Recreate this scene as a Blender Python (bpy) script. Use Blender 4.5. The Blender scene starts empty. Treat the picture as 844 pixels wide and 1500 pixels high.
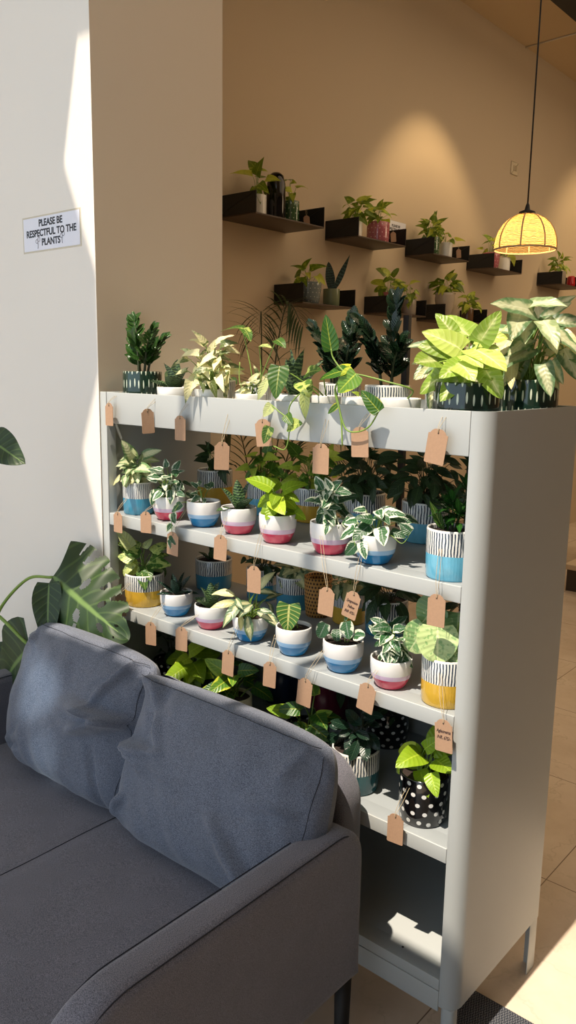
import bpy, math, random
from mathutils import Vector as V, Matrix, noise
PI = math.pi
col = bpy.context.scene.collection
scene = bpy.context.scene

# ------------------------------------------------------------------ helpers
def lin(r, g, b):
    f = lambda c: (c/255/12.92 if c/255 <= .04045 else ((c/255+.055)/1.055)**2.4)
    return (f(r), f(g), f(b), 1)

class MB:
    def __init__(s): s.v=[]; s.f=[]; s.uv=[]; s.rn=[]
    def add(s, p, uv=(0,0), rn=.5):
        s.v.append(tuple(p)); s.uv.append(uv); s.rn.append(rn); return len(s.v)-1
    def grid(s, rows, closed=False):
        n=len(rows[0])
        for i in range(len(rows)-1):
            for j in range(n if closed else n-1):
                k=(j+1)%n
                s.f.append((rows[i][j],rows[i][k],rows[i+1][k],rows[i+1][j]))
    def box(s, x0,x1,y0,y1,z0,z1):
        i=[s.add(p) for p in ((x0,y0,z0),(x1,y0,z0),(x1,y1,z0),(x0,y1,z0),(x0,y0,z1),(x1,y0,z1),(x1,y1,z1),(x0,y1,z1))]
        for q in ((0,3,2,1),(4,5,6,7),(0,1,5,4),(1,2,6,5),(2,3,7,6),(3,0,4,7)): s.f.append(tuple(i[k] for k in q))
    def rbox(s, x0,x1,y0,y1,z0,z1, r=.003, axis='x', n=3):
        pts=rpoly([(a,b) for a,b in ((0,0),(1,0),(1,1),(0,1))] , 0)
        if axis=='x': prof=rrect(y0,y1,z0,z1,r); s.extr(prof,x0,x1,r,n,'x')
        elif axis=='y': prof=rrect(x0,x1,z0,z1,r); s.extr(prof,y0,y1,r,n,'y')
        else: prof=rrect(x0,x1,y0,y1,r); s.extr(prof,z0,z1,r,n,'z')
    def extr(s, prof, a0, a1, r, n=4, axis='x'):
        N=len(prof)
        nor=[]
        for i in range(N):
            p,q=V(prof[i-1]),V(prof[(i+1)%N]); d=(q-p)
            d.normalize(); nor.append(V((-d.y,d.x)))
        area=sum(prof[i][0]*prof[(i+1)%N][1]-prof[(i+1)%N][0]*prof[i][1] for i in range(N))
        sg=1 if area>0 else -1
        steps=[]
        for k in range(n+1):
            t=PI/2*k/n; steps.append((a0+r*(1-math.sin(t)), r*(1-math.cos(t))*1.0))
        st=[(a0+r*(1-math.sin(PI/2*k/n)), r*(1-math.cos(PI/2*k/n))) for k in range(n,-1,-1)]
        en=[(a1-(a-a0),ins) for a,ins in reversed(st)]
        rows=[]
        st=[(a, r*(1-math.cos(PI/2*(n-i)/n)) if False else ins) for i,(a,ins) in enumerate(st)]
        # st runs from inset ring at a0 to full ring at a0+r
        ring=[(a0,r+min(.004,r))]+[(a0+r*(1-math.cos(PI/2*k/n)), r*(1-math.sin(PI/2*k/n))) for k in range(n+1)]
        ring=ring+[(a1-(a-a0),ins) for a,ins in reversed(ring)]
        for a,ins in ring:
            row=[]
            for p,nn in zip(prof,nor):
                q=V(p)+nn*sg*ins
                row.append(s.add((a,q.x,q.y) if axis=='x' else (q.x,a,q.y) if axis=='y' else (q.x,q.y,a)))
            rows.append(row)
        s.grid(rows,True)
        s.f.append(tuple(rows[0])); s.f.append(tuple(reversed(rows[-1])))
    def tube(s, pts, r0, r1=None, n=6, cap=True):
        r1=r0 if r1 is None else r1
        pts=[V(p) for p in pts]; rows=[]; prev=None
        for i,p in enumerate(pts):
            d=(pts[min(i+1,len(pts)-1)]-pts[max(i-1,0)])
            if d.length<1e-9: d=V((0,0,1))
            d.normalize()
            if prev is None:
                a=V((0,0,1)) if abs(d.z)<.9 else V((1,0,0)); x=d.cross(a).normalized()
            else:
                x=prev-d*prev.dot(d)
                if x.length<1e-6: x=d.orthogonal()
                x.normalize()
            prev=x; y=d.cross(x); r=r0+(r1-r0)*i/max(1,len(pts)-1)
            rows.append([s.add(p+(x*math.cos(2*PI*k/n)+y*math.sin(2*PI*k/n))*r) for k in range(n)])
        s.grid(rows,True)
        if cap: s.f.append(tuple(reversed(rows[0]))); s.f.append(tuple(rows[-1]))
    def lathe(s, prof, n=40, cx=0, cy=0, capb=False, capt=False):
        rows=[[s.add((cx+r*math.cos(2*PI*k/n),cy+r*math.sin(2*PI*k/n),z)) for k in range(n)] for r,z in prof]
        s.grid(rows,True)
        if capb: s.f.append(tuple(reversed(rows[0])))
        if capt: s.f.append(tuple(rows[-1]))
    def poly(s, pts, h, axis='z', at=0):
        # flat plate of thickness h from a 2D outline
        def m(p,q): return (p[0],p[1],q) if axis=='z' else (p[0],q,p[1]) if axis=='y' else (q,p[0],p[1])
        a=[s.add(m(p,at)) for p in pts]; b=[s.add(m(p,at+h)) for p in pts]
        s.f.append(tuple(reversed(a))); s.f.append(tuple(b))
        n=len(pts)
        for i in range(n): s.f.append((a[i],a[(i+1)%n],b[(i+1)%n],b[i]))
    def leaf(s, base, d, up, L, W, prof='oval', lobe=0, droop=.5, fold=.15, wave=0, rn=.5, nt=9, ns=3, cup=0):
        D=V(d).normalized(); S=D.cross(V(up))
        if S.length<1e-4: S=D.orthogonal()
        S.normalize(); N=S.cross(D).normalized()
        p=V(base); rows=[]; ph=rn*20
        for i in range(nt+1):
            t=i/nt; a=droop*(t-.1)
            dl=D*math.cos(a)-N*math.sin(a); nl=N*math.cos(a)+D*math.sin(a)
            if i>0: p=p+dl*(L/nt)
            w=W/2*PROF[prof](t); row=[]
            for j in range(-ns,ns+1):
                q=j/ns
                o=p+S*(w*q*(1-.12*cup*abs(q)))+nl*(abs(q)*w*fold+cup*w*q*q*.6+wave*W*math.sin(t*13+ph+q*1.5)*abs(q)*.5)
                if lobe: o=o-dl*(lobe*L*abs(q)**1.3*(1-t)**2.2*min(1,t*14))
                row.append(s.add(o,((q+1)/2,t),rn))
            rows.append(row)
        s.grid(rows)
    def build(s, name, mat, parent=None, smooth=True, loc=None):
        me=bpy.data.meshes.new(name); me.from_pydata(s.v,[],s.f)
        uvl=me.uv_layers.new(name='UVMap'); li=[0]*len(me.loops); me.loops.foreach_get('vertex_index',li)
        fl=[]; [fl.extend(s.uv[i]) for i in li]; uvl.data.foreach_set('uv',fl)
        at=me.attributes.new('rnd','FLOAT','POINT'); at.data.foreach_set('value',s.rn)
        if smooth is True: me.polygons.foreach_set('use_smooth',[True]*len(me.polygons))
        me.validate(); me.materials.append(mat)
        o=bpy.data.objects.new(name,me); col.objects.link(o)
        if smooth=='auto':
            me.polygons.foreach_set('use_smooth',[True]*len(me.polygons))
            try: me.set_sharp_from_angle(angle=math.radians(38))
            except Exception: pass
        if parent: o.parent=parent
        if loc: o.location=loc
        return o
def rpoly(p,r): return p
def rrect(a0,a1,b0,b1,r,n=4):
    out=[]
    for cx,cy,s in ((a1-r,b0+r,-PI/2),(a1-r,b1-r,0),(a0+r,b1-r,PI/2),(a0+r,b0+r,PI)):
        for k in range(n+1):
            t=s+PI/2*k/n; out.append((cx+r*math.cos(t),cy+r*math.sin(t)))
    return out
def sn(x): return max(0,math.sin(x))
PROF={'heart':lambda t:sn(PI*t**.55)**.72,'oval':lambda t:sn(PI*t)**.7,'lance':lambda t:sn(PI*t**.75)**1.05,
 'arrow':lambda t:sn(PI*t**.45)**.8*(1-t)**.22,'round':lambda t:sn(PI*t**.72)**.5,
 'snake':lambda t:min(1,.55+1.1*t)*max(0,1-t**3.2)**.8,'blade':lambda t:max(0,(1-t))**.5*min(1,.5+t*3)}
def smooth_pts(pts,n=6):
    P=[V(p) for p in pts]; P=[P[0]*2-P[1]]+P+[P[-1]*2-P[-2]]; out=[]
    for i in range(1,len(P)-2):
        for k in range(n):
            t=k/n; a,b,c,d=P[i-1:i+3]
            out.append(.5*((2*b)+(c-a)*t+(2*a-5*b+4*c-d)*t*t+(3*b-a-3*c+d)*t**3))
    out.append(P[-2]); return out
def tag(o,label=None,cat=None,group=None,kind=None):
    for k,v in (('label',label),('category',cat),('group',group),('kind',kind)):
        if v: o[k]=v
    return o
def empty(name,loc,label,cat,group=None,rz=0):
    o=bpy.data.objects.new(name,None); col.objects.link(o); o.empty_display_size=.05
    o.location=loc; o.rotation_euler=(0,0,rz); return tag(o,label,cat,group)

# ------------------------------------------------------------------ materials
class NT:
    def __init__(s,name):
        s.m=bpy.data.materials.new(name); s.m.use_nodes=True; s.t=s.m.node_tree; s.n=s.t.nodes; s.l=s.t.links
        s.b=s.n['Principled BSDF']; s.out=s.n['Material Output']
    def new(s,t,**k):
        n=s.n.new(t)
        for a,b in k.items(): setattr(n,a,b)
        return n
    def link(s,a,b): s.l.new(a,b)
    def val(s,x,sock):
        if hasattr(x,'links') or hasattr(x,'is_linked'): s.l.new(x,sock)
        else: sock.default_value=x
    def M(s,op,a,b=None,c=None,clamp=False):
        n=s.new('ShaderNodeMath',operation=op,use_clamp=clamp); s.val(a,n.inputs[0])
        if b is not None: s.val(b,n.inputs[1])
        if c is not None: s.val(c,n.inputs[2])
        return n.outputs[0]
    def ss(s,x,a,b):
        n=s.new('ShaderNodeMapRange',interpolation_type='SMOOTHSTEP'); s.val(x,n.inputs[0]); n.inputs[1].default_value=a; n.inputs[2].default_value=b; return n.outputs[0]
    def mix(s,f,a,b,bt='MIX'):
        n=s.new('ShaderNodeMix',data_type='RGBA',blend_type=bt); s.val(f,n.inputs[0]); s.val(a,n.inputs[6]); s.val(b,n.inputs[7]); return n.outputs[2]
    def noise(s,scale,vec=None,detail=3,rough=.5):
        n=s.new('ShaderNodeTexNoise'); n.inputs['Scale'].default_value=scale; n.inputs['Detail'].default_value=detail; n.inputs['Roughness'].default_value=rough
        if vec is not None: s.l.new(vec,n.inputs['Vector'])
        return n.outputs['Fac']
    def obj(s):
        return s.new('ShaderNodeTexCoord').outputs['Object']
    def xyz(s,v):
        n=s.new('ShaderNodeSeparateXYZ'); s.l.new(v,n.inputs[0]); return n.outputs
    def mapping(s,v,scale=(1,1,1),loc=(0,0,0)):
        n=s.new('ShaderNodeMapping'); n.inputs['Scale'].default_value=scale; n.inputs['Location'].default_value=loc; s.l.new(v,n.inputs[0]); return n.outputs[0]
    def bump(s,h,dist=.001,st=.5):
        n=s.new('ShaderNodeBump'); n.inputs['Strength'].default_value=st; n.inputs['Distance'].default_value=dist; s.l.new(h,n.inputs['Height']); s.l.new(n.outputs[0],s.b.inputs['Normal'])
    def base(s,c): s.val(c,s.b.inputs['Base Color'])
    def set(s,**k):
        for a,b in k.items(): s.b.inputs[a.replace('_',' ')].default_value=b
_cache={}
def simple(name,c,rough=.5,metal=0,var=.06,scale=12,bump=0,bs=200,**k):
    if name in _cache: return _cache[name]
    n=NT(name); n.set(Roughness=rough,Metallic=metal); o=n.obj()
    f=n.noise(scale,o); v=n.M('MULTIPLY_ADD',f,2*var,1-var)
    hsv=n.new('ShaderNodeHueSaturation'); n.link(v,hsv.inputs['Value']); hsv.inputs['Color'].default_value=c; n.base(hsv.outputs[0])
    if bump: n.bump(n.noise(bs,o),bump)
    for a,b in k.items(): n.set(**{a:b})
    _cache[name]=n.m; return n.m

def leafmat(name,c1,c2,mode='plain',thr=.5,c3=None,rough=.38,trans=.25,nscale=45,vein=.35,veincol=None):
    if name in _cache: return _cache[name]
    n=NT(name); uv=n.new('ShaderNodeUVMap',uv_map='UVMap').outputs[0]; u=n.xyz(uv)
    m=n.M('ABSOLUTE',n.M('MULTIPLY_ADD',u[0],2,-1)); vv=u[1]
    rn=n.new('ShaderNodeAttribute',attribute_name='rnd').outputs['Fac']
    o=n.obj(); nz=n.noise(nscale,o,2); nb=n.noise(nscale*3,o,3)
    wave=n.M('SINE',n.M('MULTIPLY',n.M('SUBTRACT',vv,n.M('MULTIPLY',m,.22)),48))
    lat=n.ss(wave,.72,1.0)
    if mode=='margin': # pale towards the edge
        f=n.ss(n.M('ADD',n.M('ADD',m,n.M('MULTIPLY_ADD',nz,2.0,-1.0)),n.M('MULTIPLY_ADD',rn,.5,-.25)),thr-.06,thr+.06)
    elif mode=='veins':
        f=n.M('MAXIMUM',n.M('MULTIPLY',lat,.9),n.ss(n.M('SUBTRACT',1.0,m),.86,.97)); f=n.M('MULTIPLY',f,n.M('MULTIPLY_ADD',nz,1.2,.2))
    elif mode=='blotch':
        f=n.ss(n.M('ADD',nz,n.M('MULTIPLY_ADD',rn,.4,-.2)),thr-.05,thr+.06)
    elif mode=='band':
        f=n.ss(n.M('SINE',n.M('MULTIPLY_ADD',vv,75,n.M('MULTIPLY',nb,9))),-.1,.7)
    elif mode=='centre':
        f=n.ss(n.M('ADD',n.M('SUBTRACT',1.0,m),n.M('MULTIPLY_ADD',nz,1.4,-.7)),thr-.15,thr+.25)
    else: f=n.M('MULTIPLY',nz,.5)
    c=n.mix(f,c1,c2)
    if c3: c=n.mix(n.ss(rn,.62,.9),c,n.mix(.72,c,c3))
    mid=n.ss(m,.09,.02)
    vc=veincol or tuple(min(1,x*1.8+.02) for x in c2[:3])+(1,)
    c=n.mix(n.M('MULTIPLY',mid,vein*1.6,clamp=True),c,vc); c=n.mix(n.M('MULTIPLY',lat,vein*.35),c,vc)
    hsv=n.new('ShaderNodeHueSaturation'); n.link(n.M('MULTIPLY_ADD',rn,.5,.72),hsv.inputs['Value']); n.link(c,hsv.inputs['Color']); c=hsv.outputs[0]
    n.base(c); n.set(Roughness=rough); n.bump(wave,.0006,.4)
    tr=n.new('ShaderNodeBsdfTranslucent'); n.link(n.mix(.5,c,n.mix(1.0,c,(1,1,.4,1),'MULTIPLY')),tr.inputs[0])
    mx=n.new('ShaderNodeMixShader'); mx.inputs[0].default_value=trans; n.link(n.b.outputs[0],mx.inputs[1]); n.link(tr.outputs[0],mx.inputs[2]); n.link(mx.outputs[0],n.out.inputs[0])
    _cache[name]=n.m; return n.m

def potmat_bands(name,low,mid,h):
    n=NT(name); z=n.xyz(n.obj())[2]; f=n.M('DIVIDE',z,h)
    c=n.mix(n.ss(f,.352,.362),lin(*low),lin(*mid)); c=n.mix(n.ss(f,.51,.52),c,lin(228,228,226)); n.base(c)
    n.set(Roughness=.16,Coat_Weight=.5,Coat_Roughness=.06); n.bump(n.noise(30,n.obj()),.0006,.3); return n.m
def potmat_stripes(name,low,h,line=(38,55,75),split=.53,N=52):
    n=NT(name); x=n.xyz(n.obj()); ang=n.M('ARCTAN2',x[1],x[0]); nz=n.noise(40,n.obj())
    a=n.M('FRACT',n.M('ADD',n.M('MULTIPLY',ang,N/(2*PI)),n.M('MULTIPLY',nz,.8)))
    d=n.M('ABSOLUTE',n.M('SUBTRACT',a,.5)); s=n.ss(d,.24,.19)
    f=n.M('DIVIDE',x[2],h); lim=n.M('LESS_THAN',n.M('ADD',f,n.M('MULTIPLY',nz,.03)),.975)
    c=n.mix(n.M('MULTIPLY',s,lim),lin(226,226,220),lin(*line)); c=n.mix(n.ss(n.M('ADD',f,n.M('MULTIPLY_ADD',nz,.02,-.01)),split-.004,split+.004),n.mix(nz,lin(*low),lin(*[int(v*.9) for v in low])),c)
    n.base(c); n.set(Roughness=.15,Coat_Weight=.5,Coat_Roughness=.05); n.bump(n.M('ADD',s,n.M('MULTIPLY',nz,.5)),.0004,.4); return n.m
def potmat_dots(name,ground,dot,N,rows,h,rx,rz,stag=True,rough=.12):
    n=NT(name); x=n.xyz(n.obj()); ang=n.M('MULTIPLY',n.M('ARCTAN2',x[1],x[0]),N/(2*PI)); zz=n.M('MULTIPLY',n.M('DIVIDE',x[2],h),rows)
    row=n.M('FLOOR',zz); a=n.M('ADD',ang,n.M('MULTIPLY',n.M('MODULO',row,2),.5)) if stag else ang
    cell=n.M('FLOOR',a); jit=n.M('FRACT',n.M('MULTIPLY',n.M('SINE',n.M('MULTIPLY_ADD',cell,12.98,n.M('MULTIPLY',row,78.2))),437.5))
    fx=n.M('ADD',n.M('SUBTRACT',n.M('FRACT',a),.5),n.M('MULTIPLY_ADD',jit,.2,-.1)); fz=n.M('ADD',n.M('SUBTRACT',n.M('FRACT',zz),.5),n.M('MULTIPLY_ADD',jit,.16,-.08))
    d=n.M('ADD',n.M('POWER',n.M('DIVIDE',fx,rx),2.0),n.M('POWER',n.M('DIVIDE',fz,rz),2.0)); f=n.ss(d,1.1,.85)
    n.base(n.mix(f,lin(*ground),lin(*dot))); n.set(Roughness=rough,Coat_Weight=.6,Coat_Roughness=.05); return n.m

M={}
M['white_glaze']=simple('white_glaze',lin(235,234,228),.22,var=.02,Coat_Weight=.4)
M['soil']=simple('soil',lin(44,32,26),.95,var=.6,scale=300,bump=.004,bs=260)
M['stem']=simple('stem_green',lin(120,150,62),.5,var=.2,scale=60)
M['darkstem']=simple('stem_dark',lin(58,66,38),.5,var=.2,scale=60)
M['kraft']=simple('kraft_card',lin(172,138,110),.85,var=.12,scale=180,bump=.0004,bs=500)
M['string']=simple('string',lin(190,172,140),.9,var=.2,scale=400)
M['ink']=simple('ink',lin(50,28,34),.7,var=.05)
M['black']=simple('black_metal',lin(11,10,10),.6,var=.2)
M['shelfmetal']=simple('powder_coated_metal',lin(176,180,178),.42,var=.02,scale=3,bump=.0002,bs=900)
L={}
L['synpale']=leafmat('leaf_syngonium_pale',lin(108,142,92),lin(212,216,170),'centre',.42,lin(226,214,160),vein=.25)
L['synlime']=leafmat('leaf_syngonium_lime',lin(150,182,66),lin(208,222,140),'centre',.75,lin(192,206,104),vein=.4)
L['cream']=leafmat('leaf_cream',lin(112,130,72),lin(234,228,176),'blotch',.44,lin(240,234,180),vein=.2)
L['njoy']=leafmat('leaf_njoy',lin(52,100,56),lin(222,228,204),'margin',.68,vein=.15,nscale=55)
L['snake']=leafmat('leaf_snake',lin(36,62,40),lin(104,130,82),'band',vein=0,rough=.45,trans=.05)
L['darksnake']=leafmat('leaf_dark_snake',lin(22,46,36),lin(62,92,76),'band',vein=0,rough=.4,trans=.05)
L['neon']=leafmat('leaf_neon',lin(132,170,26),lin(178,206,60),'plain',vein=.25,c3=lin(200,214,70),trans=.35)
L['lime']=leafmat('leaf_lime_green',lin(84,128,36),lin(150,180,70),'blotch',.55,vein=.25,c3=lin(190,205,70),trans=.35)
L['varieg']=leafmat('leaf_variegated',lin(74,118,44),lin(190,205,110),'blotch',.5,vein=.3,c3=lin(205,212,160),nscale=60,trans=.3)
L['yedge']=leafmat('leaf_yellow_edge',lin(60,112,38),lin(206,208,62),'margin',1.02,vein=.25,c3=lin(150,190,60),nscale=20,trans=.3)
L['aglao']=leafmat('leaf_aglaonema',lin(98,128,90),lin(222,220,168),'centre',.5,lin(230,222,160),vein=.2)
L['philo']=leafmat('leaf_yellow_vein',lin(76,128,46),lin(222,224,112),'veins',vein=.8,veincol=lin(226,228,140),nscale=18)
L['round']=leafmat('leaf_round_pale',lin(128,170,104),lin(196,214,150),'blotch',.5,lin(150,180,120),vein=.3,nscale=110)
L['walllime']=leafmat('leaf_wall_lime',lin(120,150,36),lin(186,200,76),'blotch',.55,vein=.2,c3=lin(205,210,80),trans=.35)
L['drac']=leafmat('leaf_dark_gloss',lin(24,62,24),lin(60,110,40),'plain',rough=.25,vein=.2)
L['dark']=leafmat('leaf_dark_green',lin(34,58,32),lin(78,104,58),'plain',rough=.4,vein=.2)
L['raven']=leafmat('leaf_blackish_green',lin(24,46,34),lin(46,76,56),'plain',rough=.25,vein=.3)
L['zz']=leafmat('leaf_zz',lin(34,66,26),lin(70,106,46),'plain',rough=.22,vein=.3,trans=.12)
L['zzdark']=leafmat('leaf_zz_dark',lin(16,34,20),lin(36,60,36),'plain',rough=.2,vein=.3,trans=.08)
L['monstera']=leafmat('leaf_monstera',lin(28,54,24),lin(66,86,40),'plain',rough=.5,vein=.5,veincol=lin(120,150,80),trans=.12,nscale=8)
L['palm']=leafmat('leaf_palm',lin(44,64,30),lin(84,100,50),'plain',rough=.45,vein=.1)

# ------------------------------------------------------------------ room shell
W=1.2; D=.4475
def plaster(name,c,c2=None):
    n=NT(name); g=n.new('ShaderNodeNewGeometry').outputs['Position']
    f=n.noise(1.3,g,3); n.base(n.mix(f,c,c2 or tuple(x*.94 for x in c[:3])+(1,))); n.set(Roughness=.75); n.bump(n.noise(180,g,2),.0006,.25); return n.m
mw=plaster('painted_wall_cream',lin(236,233,226)); 
_n=NT('pillar_warm_lit_side'); _g=_n.new('ShaderNodeNewGeometry'); _f=_n.noise(1.3,_g.outputs['Position'],3); _warm_lit=_n.ss(_n.xyz(_g.outputs['Normal'])[0],.4,.6)
_n.base(_n.mix(_warm_lit,_n.mix(_f,lin(236,230,220),lin(228,223,214)),lin(236,220,196))); _n.set(Roughness=.75); _n.bump(_n.noise(180,_g.outputs['Position'],2),.0006,.25); mp=_n.m  # warm interior light is mixed into the colour of the side face
mi=plaster('painted_wall_beige',lin(206,188,160)); mc=plaster('ceiling_paint',lin(214,190,150))
def struct(name,mb,m,**k):
    o=mb.build(name,m,None,k.get('smooth',False)); o['kind']='structure'; return o
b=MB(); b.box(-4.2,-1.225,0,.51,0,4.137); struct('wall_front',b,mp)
b=MB(); b.box(-2.6,-2.4,.51,9.2,0,4.137); struct('wall_left',b,mi)
b=MB(); b.box(-2.4,4.2,9.0,9.2,0,4.137); struct('wall_back',b,mi)
b=MB(); b.box(4.0,4.2,-3.4,9.0,0,4.137); struct('wall_right',b,plaster('painted_wall_dark',lin(120,105,90)))
b=MB(); b.box(-4.4,-4.2,-3.4,.51,0,4.137); struct('wall_side',b,mw)
b=MB(); b.box(1.5,4.2,-3.6,-3.4,0,4.137); struct('wall_right_front',b,mw)  # unseen wall piece, extended to cut sky light on the shelf end panel
# ceiling, then made-up slabs around an unseen gap to shape the sun
b=MB(); b.box(-4.4,4.2,-.74,9.2,4.137,4.2); struct('ceiling',b,mc)
b=MB(); b.box(-4.4,4.2,-3.4,-1.72,4.137,4.2)
struct('sun_blocker_1',b,mc)  # added slab out of view, keeps the sun off the sofa
b=MB(); b.poly([(-4.4,-1.72),(-1.25,-1.72),(-1.25,-1.42),(-1.36,-1.27),(-1.25,-1.15),(-1.25,-1.05),(-1.40,-.9),(-1.30,-.74),(-4.4,-.74)],.063,'z',4.137); struct('sun_blocker_2',b,mc)  # unseen slab, zigzag edge added to cut sun patches on the wall
b=MB()
for x,w_ in ((-.98,.05),(-.52,.04)):
    b.poly([(x,-1.72),(x+w_,-1.72),(x+w_+.16,-.74),(x+.16,-.74)],.05,'z',4.14)
struct('sun_blocker_3',b,mc)  # unseen slanted bars added to dapple the sun
# floor: large tiles
n=NT('floor_tiles'); g=n.new('ShaderNodeNewGeometry').outputs['Position']; x=n.xyz(g); S=.65
def gl(c,off): return n.M('ABSOLUTE',n.M('SUBTRACT',n.M('FRACT',n.M('DIVIDE',n.M('SUBTRACT',c,off),S)),.5))
e=n.M('MAXIMUM',gl(x[0],-.09),gl(x[1],.83)); grout=n.ss(e,.4965,.4985)
ve=n.noise(2.2,g,8,.65); c=n.mix(n.ss(ve,.35,.7),lin(214,200,182),lin(196,180,160)); c=n.mix(n.ss(n.M('ABSOLUTE',n.M('SUBTRACT',n.noise(1.7,n.mapping(g,(1,1,1),(3,1,0)),6,.6),.5)),.008,.001),c,lin(198,184,164))
n.base(n.mix(grout,c,lin(120,104,88))); n.set(Roughness=.22); n.bump(n.M('SUBTRACT',1.0,grout),.001,.4)
b=MB(); b.box(-4.4,4.2,-3.4,9.2,-.08,0); struct('floor',b,n.m)
b=MB(); b.box(.6,4.2,-1.72,-.74,4.137,4.2); struct('sun_blocker_5',b,mc)  # unseen slab added to close the gap and dim the end panel
# dark ceiling beam and thin conduit
b=MB(); b.box(-1.746,-1.45,1.5,8.9,3.98,4.14); o=b.build('trim_4',M['black'],None,False); o['kind']='structure'
b=MB(); b.tube([(-2.4,5.05,4.13),(-1.7,5.02,4.13)],.006); o=b.build('ceiling_conduit',simple('conduit_white',lin(225,215,195),.5)); tag(o,'thin pale conduit running across the ceiling from the wall','conduit')

# ------------------------------------------------------------------ text helper
def text_mesh(name,txt,size,mat,parent,loc,rot,bold=0,shear=0,align='CENTER',ext=.0002,sx=1):
    cu=bpy.data.curves.new(name,'FONT'); cu.body=txt; cu.size=size; cu.align_x=align; cu.align_y='CENTER'; cu.offset=bold; cu.shear=shear; cu.extrude=ext
    t=bpy.data.objects.new(name,cu); col.objects.link(t)
    me=bpy.data.meshes.new_from_object(t); bpy.data.objects.remove(t)
    o=bpy.data.objects.new(name,me); me.materials.clear(); me.materials.append(mat); col.objects.link(o)
    o.parent=parent; o.location=loc; o.rotation_euler=rot; o.scale=(sx,1,1); return o
def flower(parent,x,z,flip):
    b=MB()
    pts=[(x,-.003,z-.018),(x+flip*.0015,-.003,z-.008),(x,-.003,z)]
    b.tube(smooth_pts(pts,4),.0006,n=4)
    for cx,cz,r in ((x-.005,z+.004,.0058),(x+.006,z+.009,.0065)):
        for k in range(12):
            a=k*PI/6; b.tube([(cx+r*math.cos(a),-.003,cz+r*math.sin(a)),(cx+r*math.cos(a+.3),-.003,cz+r*math.sin(a+.3))],.0007,n=4)
    b.build('plant_drawing',M['ink'],parent)
def sign(loc,rz,label,w,h):
    s=empty('wall_sign',loc,label,'sign',None,rz)
    b=MB(); b.box(-w/2-.006,w/2+.006,-.0006,.0,-h/2-.005,h/2+.005); b.build('laminate_border',simple('laminate',lin(205,196,176),.25,var=.02),s,False)
    b=MB(); b.box(-w/2,w/2,-.0016,-.0006,-h/2,h/2); b.build('paper',simple('sign_paper',lin(228,230,240),.4,var=.01),s,False)
    ink=simple('sign_ink',lin(40,44,52),.6,var=.02)
    k=w/.3
    for t,dz in (('PLEASE BE',.030),('RESPECTFUL TO THE',.001),('PLANTS',-.027)):
        text_mesh('lettering',t,.0285*k,ink,s,(0,-.002,dz*k),(PI/2,0,0),bold=.0008*k,sx=1.0)
    flower(s,-.070*k,-.026*k,1); flower(s,.062*k,-.020*k,-1)
    return s
sign((-1.445,0,1.973),0,'white laminated sign asking to respect the plants, on the pale wall beside the shelf',.30,.098)
sign((-2.4,3.29,2.50),PI/2,'small sign about the plants on the far wall behind the dotted pink pot',.24,.11)
# switch plate
s=empty('wall_switch',(-2.4,4.976,3.201),'small cream switch plate high on the far beige wall','switch',None,PI/2)
b=MB(); b.rbox(-.06,.06,-.010,0,-.05,.05,.003,'y'); b.build('plate',simple('switch_plastic',lin(214,200,170),.4),s,'auto')
b=MB(); b.rbox(-.03,-.002,-.014,-.008,-.02,.02,.002,'y'); b.rbox(.002,.03,-.014,-.008,-.02,.02,.002,'y'); b.build('rocker',simple('switch_plastic2',lin(196,180,150),.4),s,'auto')

# ------------------------------------------------------------------ main shelf unit
su=empty('shelf_unit',(0,0,0),'tall light grey metal shelf unit holding rows of small potted plants','shelf unit')
sm=M['shelfmetal']; T=.004
ZS=[1.43,1.1394,.8544,.544,.2168]; PX=.0415
def rpost(x_in,x_out,z0,z1,rad=.036,sgn=1):
    # end panel with a rounded front corner: front strip then the flat side back to D
    b=MB(); prof=[(x_in,0)]
    cx=x_out-sgn*rad
    for k in range(9):
        a=PI/2*k/8; prof.append((cx+sgn*rad*math.sin(a),rad-rad*math.cos(a)))
    prof.append((x_out,D))
    rows=[]
    inner=[]
    for i,(px,py) in enumerate(prof):
        q=V((cx-px,rad-py)) if 0<i<10 else V((0,1))
        if i==0: ip=(px,py+T)
        elif i==len(prof)-1: ip=(px-sgn*T,py)
        else:
            v=V((cx-px,rad-py)).normalized()*T; ip=(px+v.x,py+v.y)
        inner.append(ip)
    loop=prof+inner[::-1]
    bot=[b.add((p[0],p[1],z0)) for p in loop]; top=[b.add((p[0],p[1],z1)) for p in loop]
    b.grid([bot,top],True); N=len(prof)
    for i in range(N-1):
        j=2*N-1-i
        b.f.append((top[i],top[i+1],top[j-1],top[j])); b.f.append((bot[i],bot[j],bot[j-1],bot[i+1]))
    return b
rpost(.0012,PX,.150,1.5).build('side_panel',sm,su,'auto')
rpost(-W+.0,-W-.022+.0,.150,1.5,.012,-1)
b=MB(); b.rbox(-W-.02,-W-.016,0,D,.15,1.5,.0015,'z'); b.rbox(-W-.016,-W+.012,0,.004,.15,1.5,.0015,'z'); b.rbox(-W+.008,-W+.012,0,.03,.15,1.5,.0015,'z'); b.build('side_panel',sm,su,'auto')
b=MB(); b.rbox(-W+.0125,0,0,.004,1.409,1.5,.0015,'x'); b.rbox(-W-.016,PX-T,D-.004,D,1.409,1.5,.0015,'x'); b.rbox(-W+.0125,0,.0045,.05,1.424,1.43,.001,'x'); b.rbox(-W-.015,PX-T-.001,.046,D-.0045,1.424,1.4299,.001,'x'); b.build('top_tray',sm,su,'auto')
bm_=simple('shaded_metal_board',lin(152,158,160),.42,var=.02,scale=3)  # same paint as the lips, with shade put into a darker colour
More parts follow.
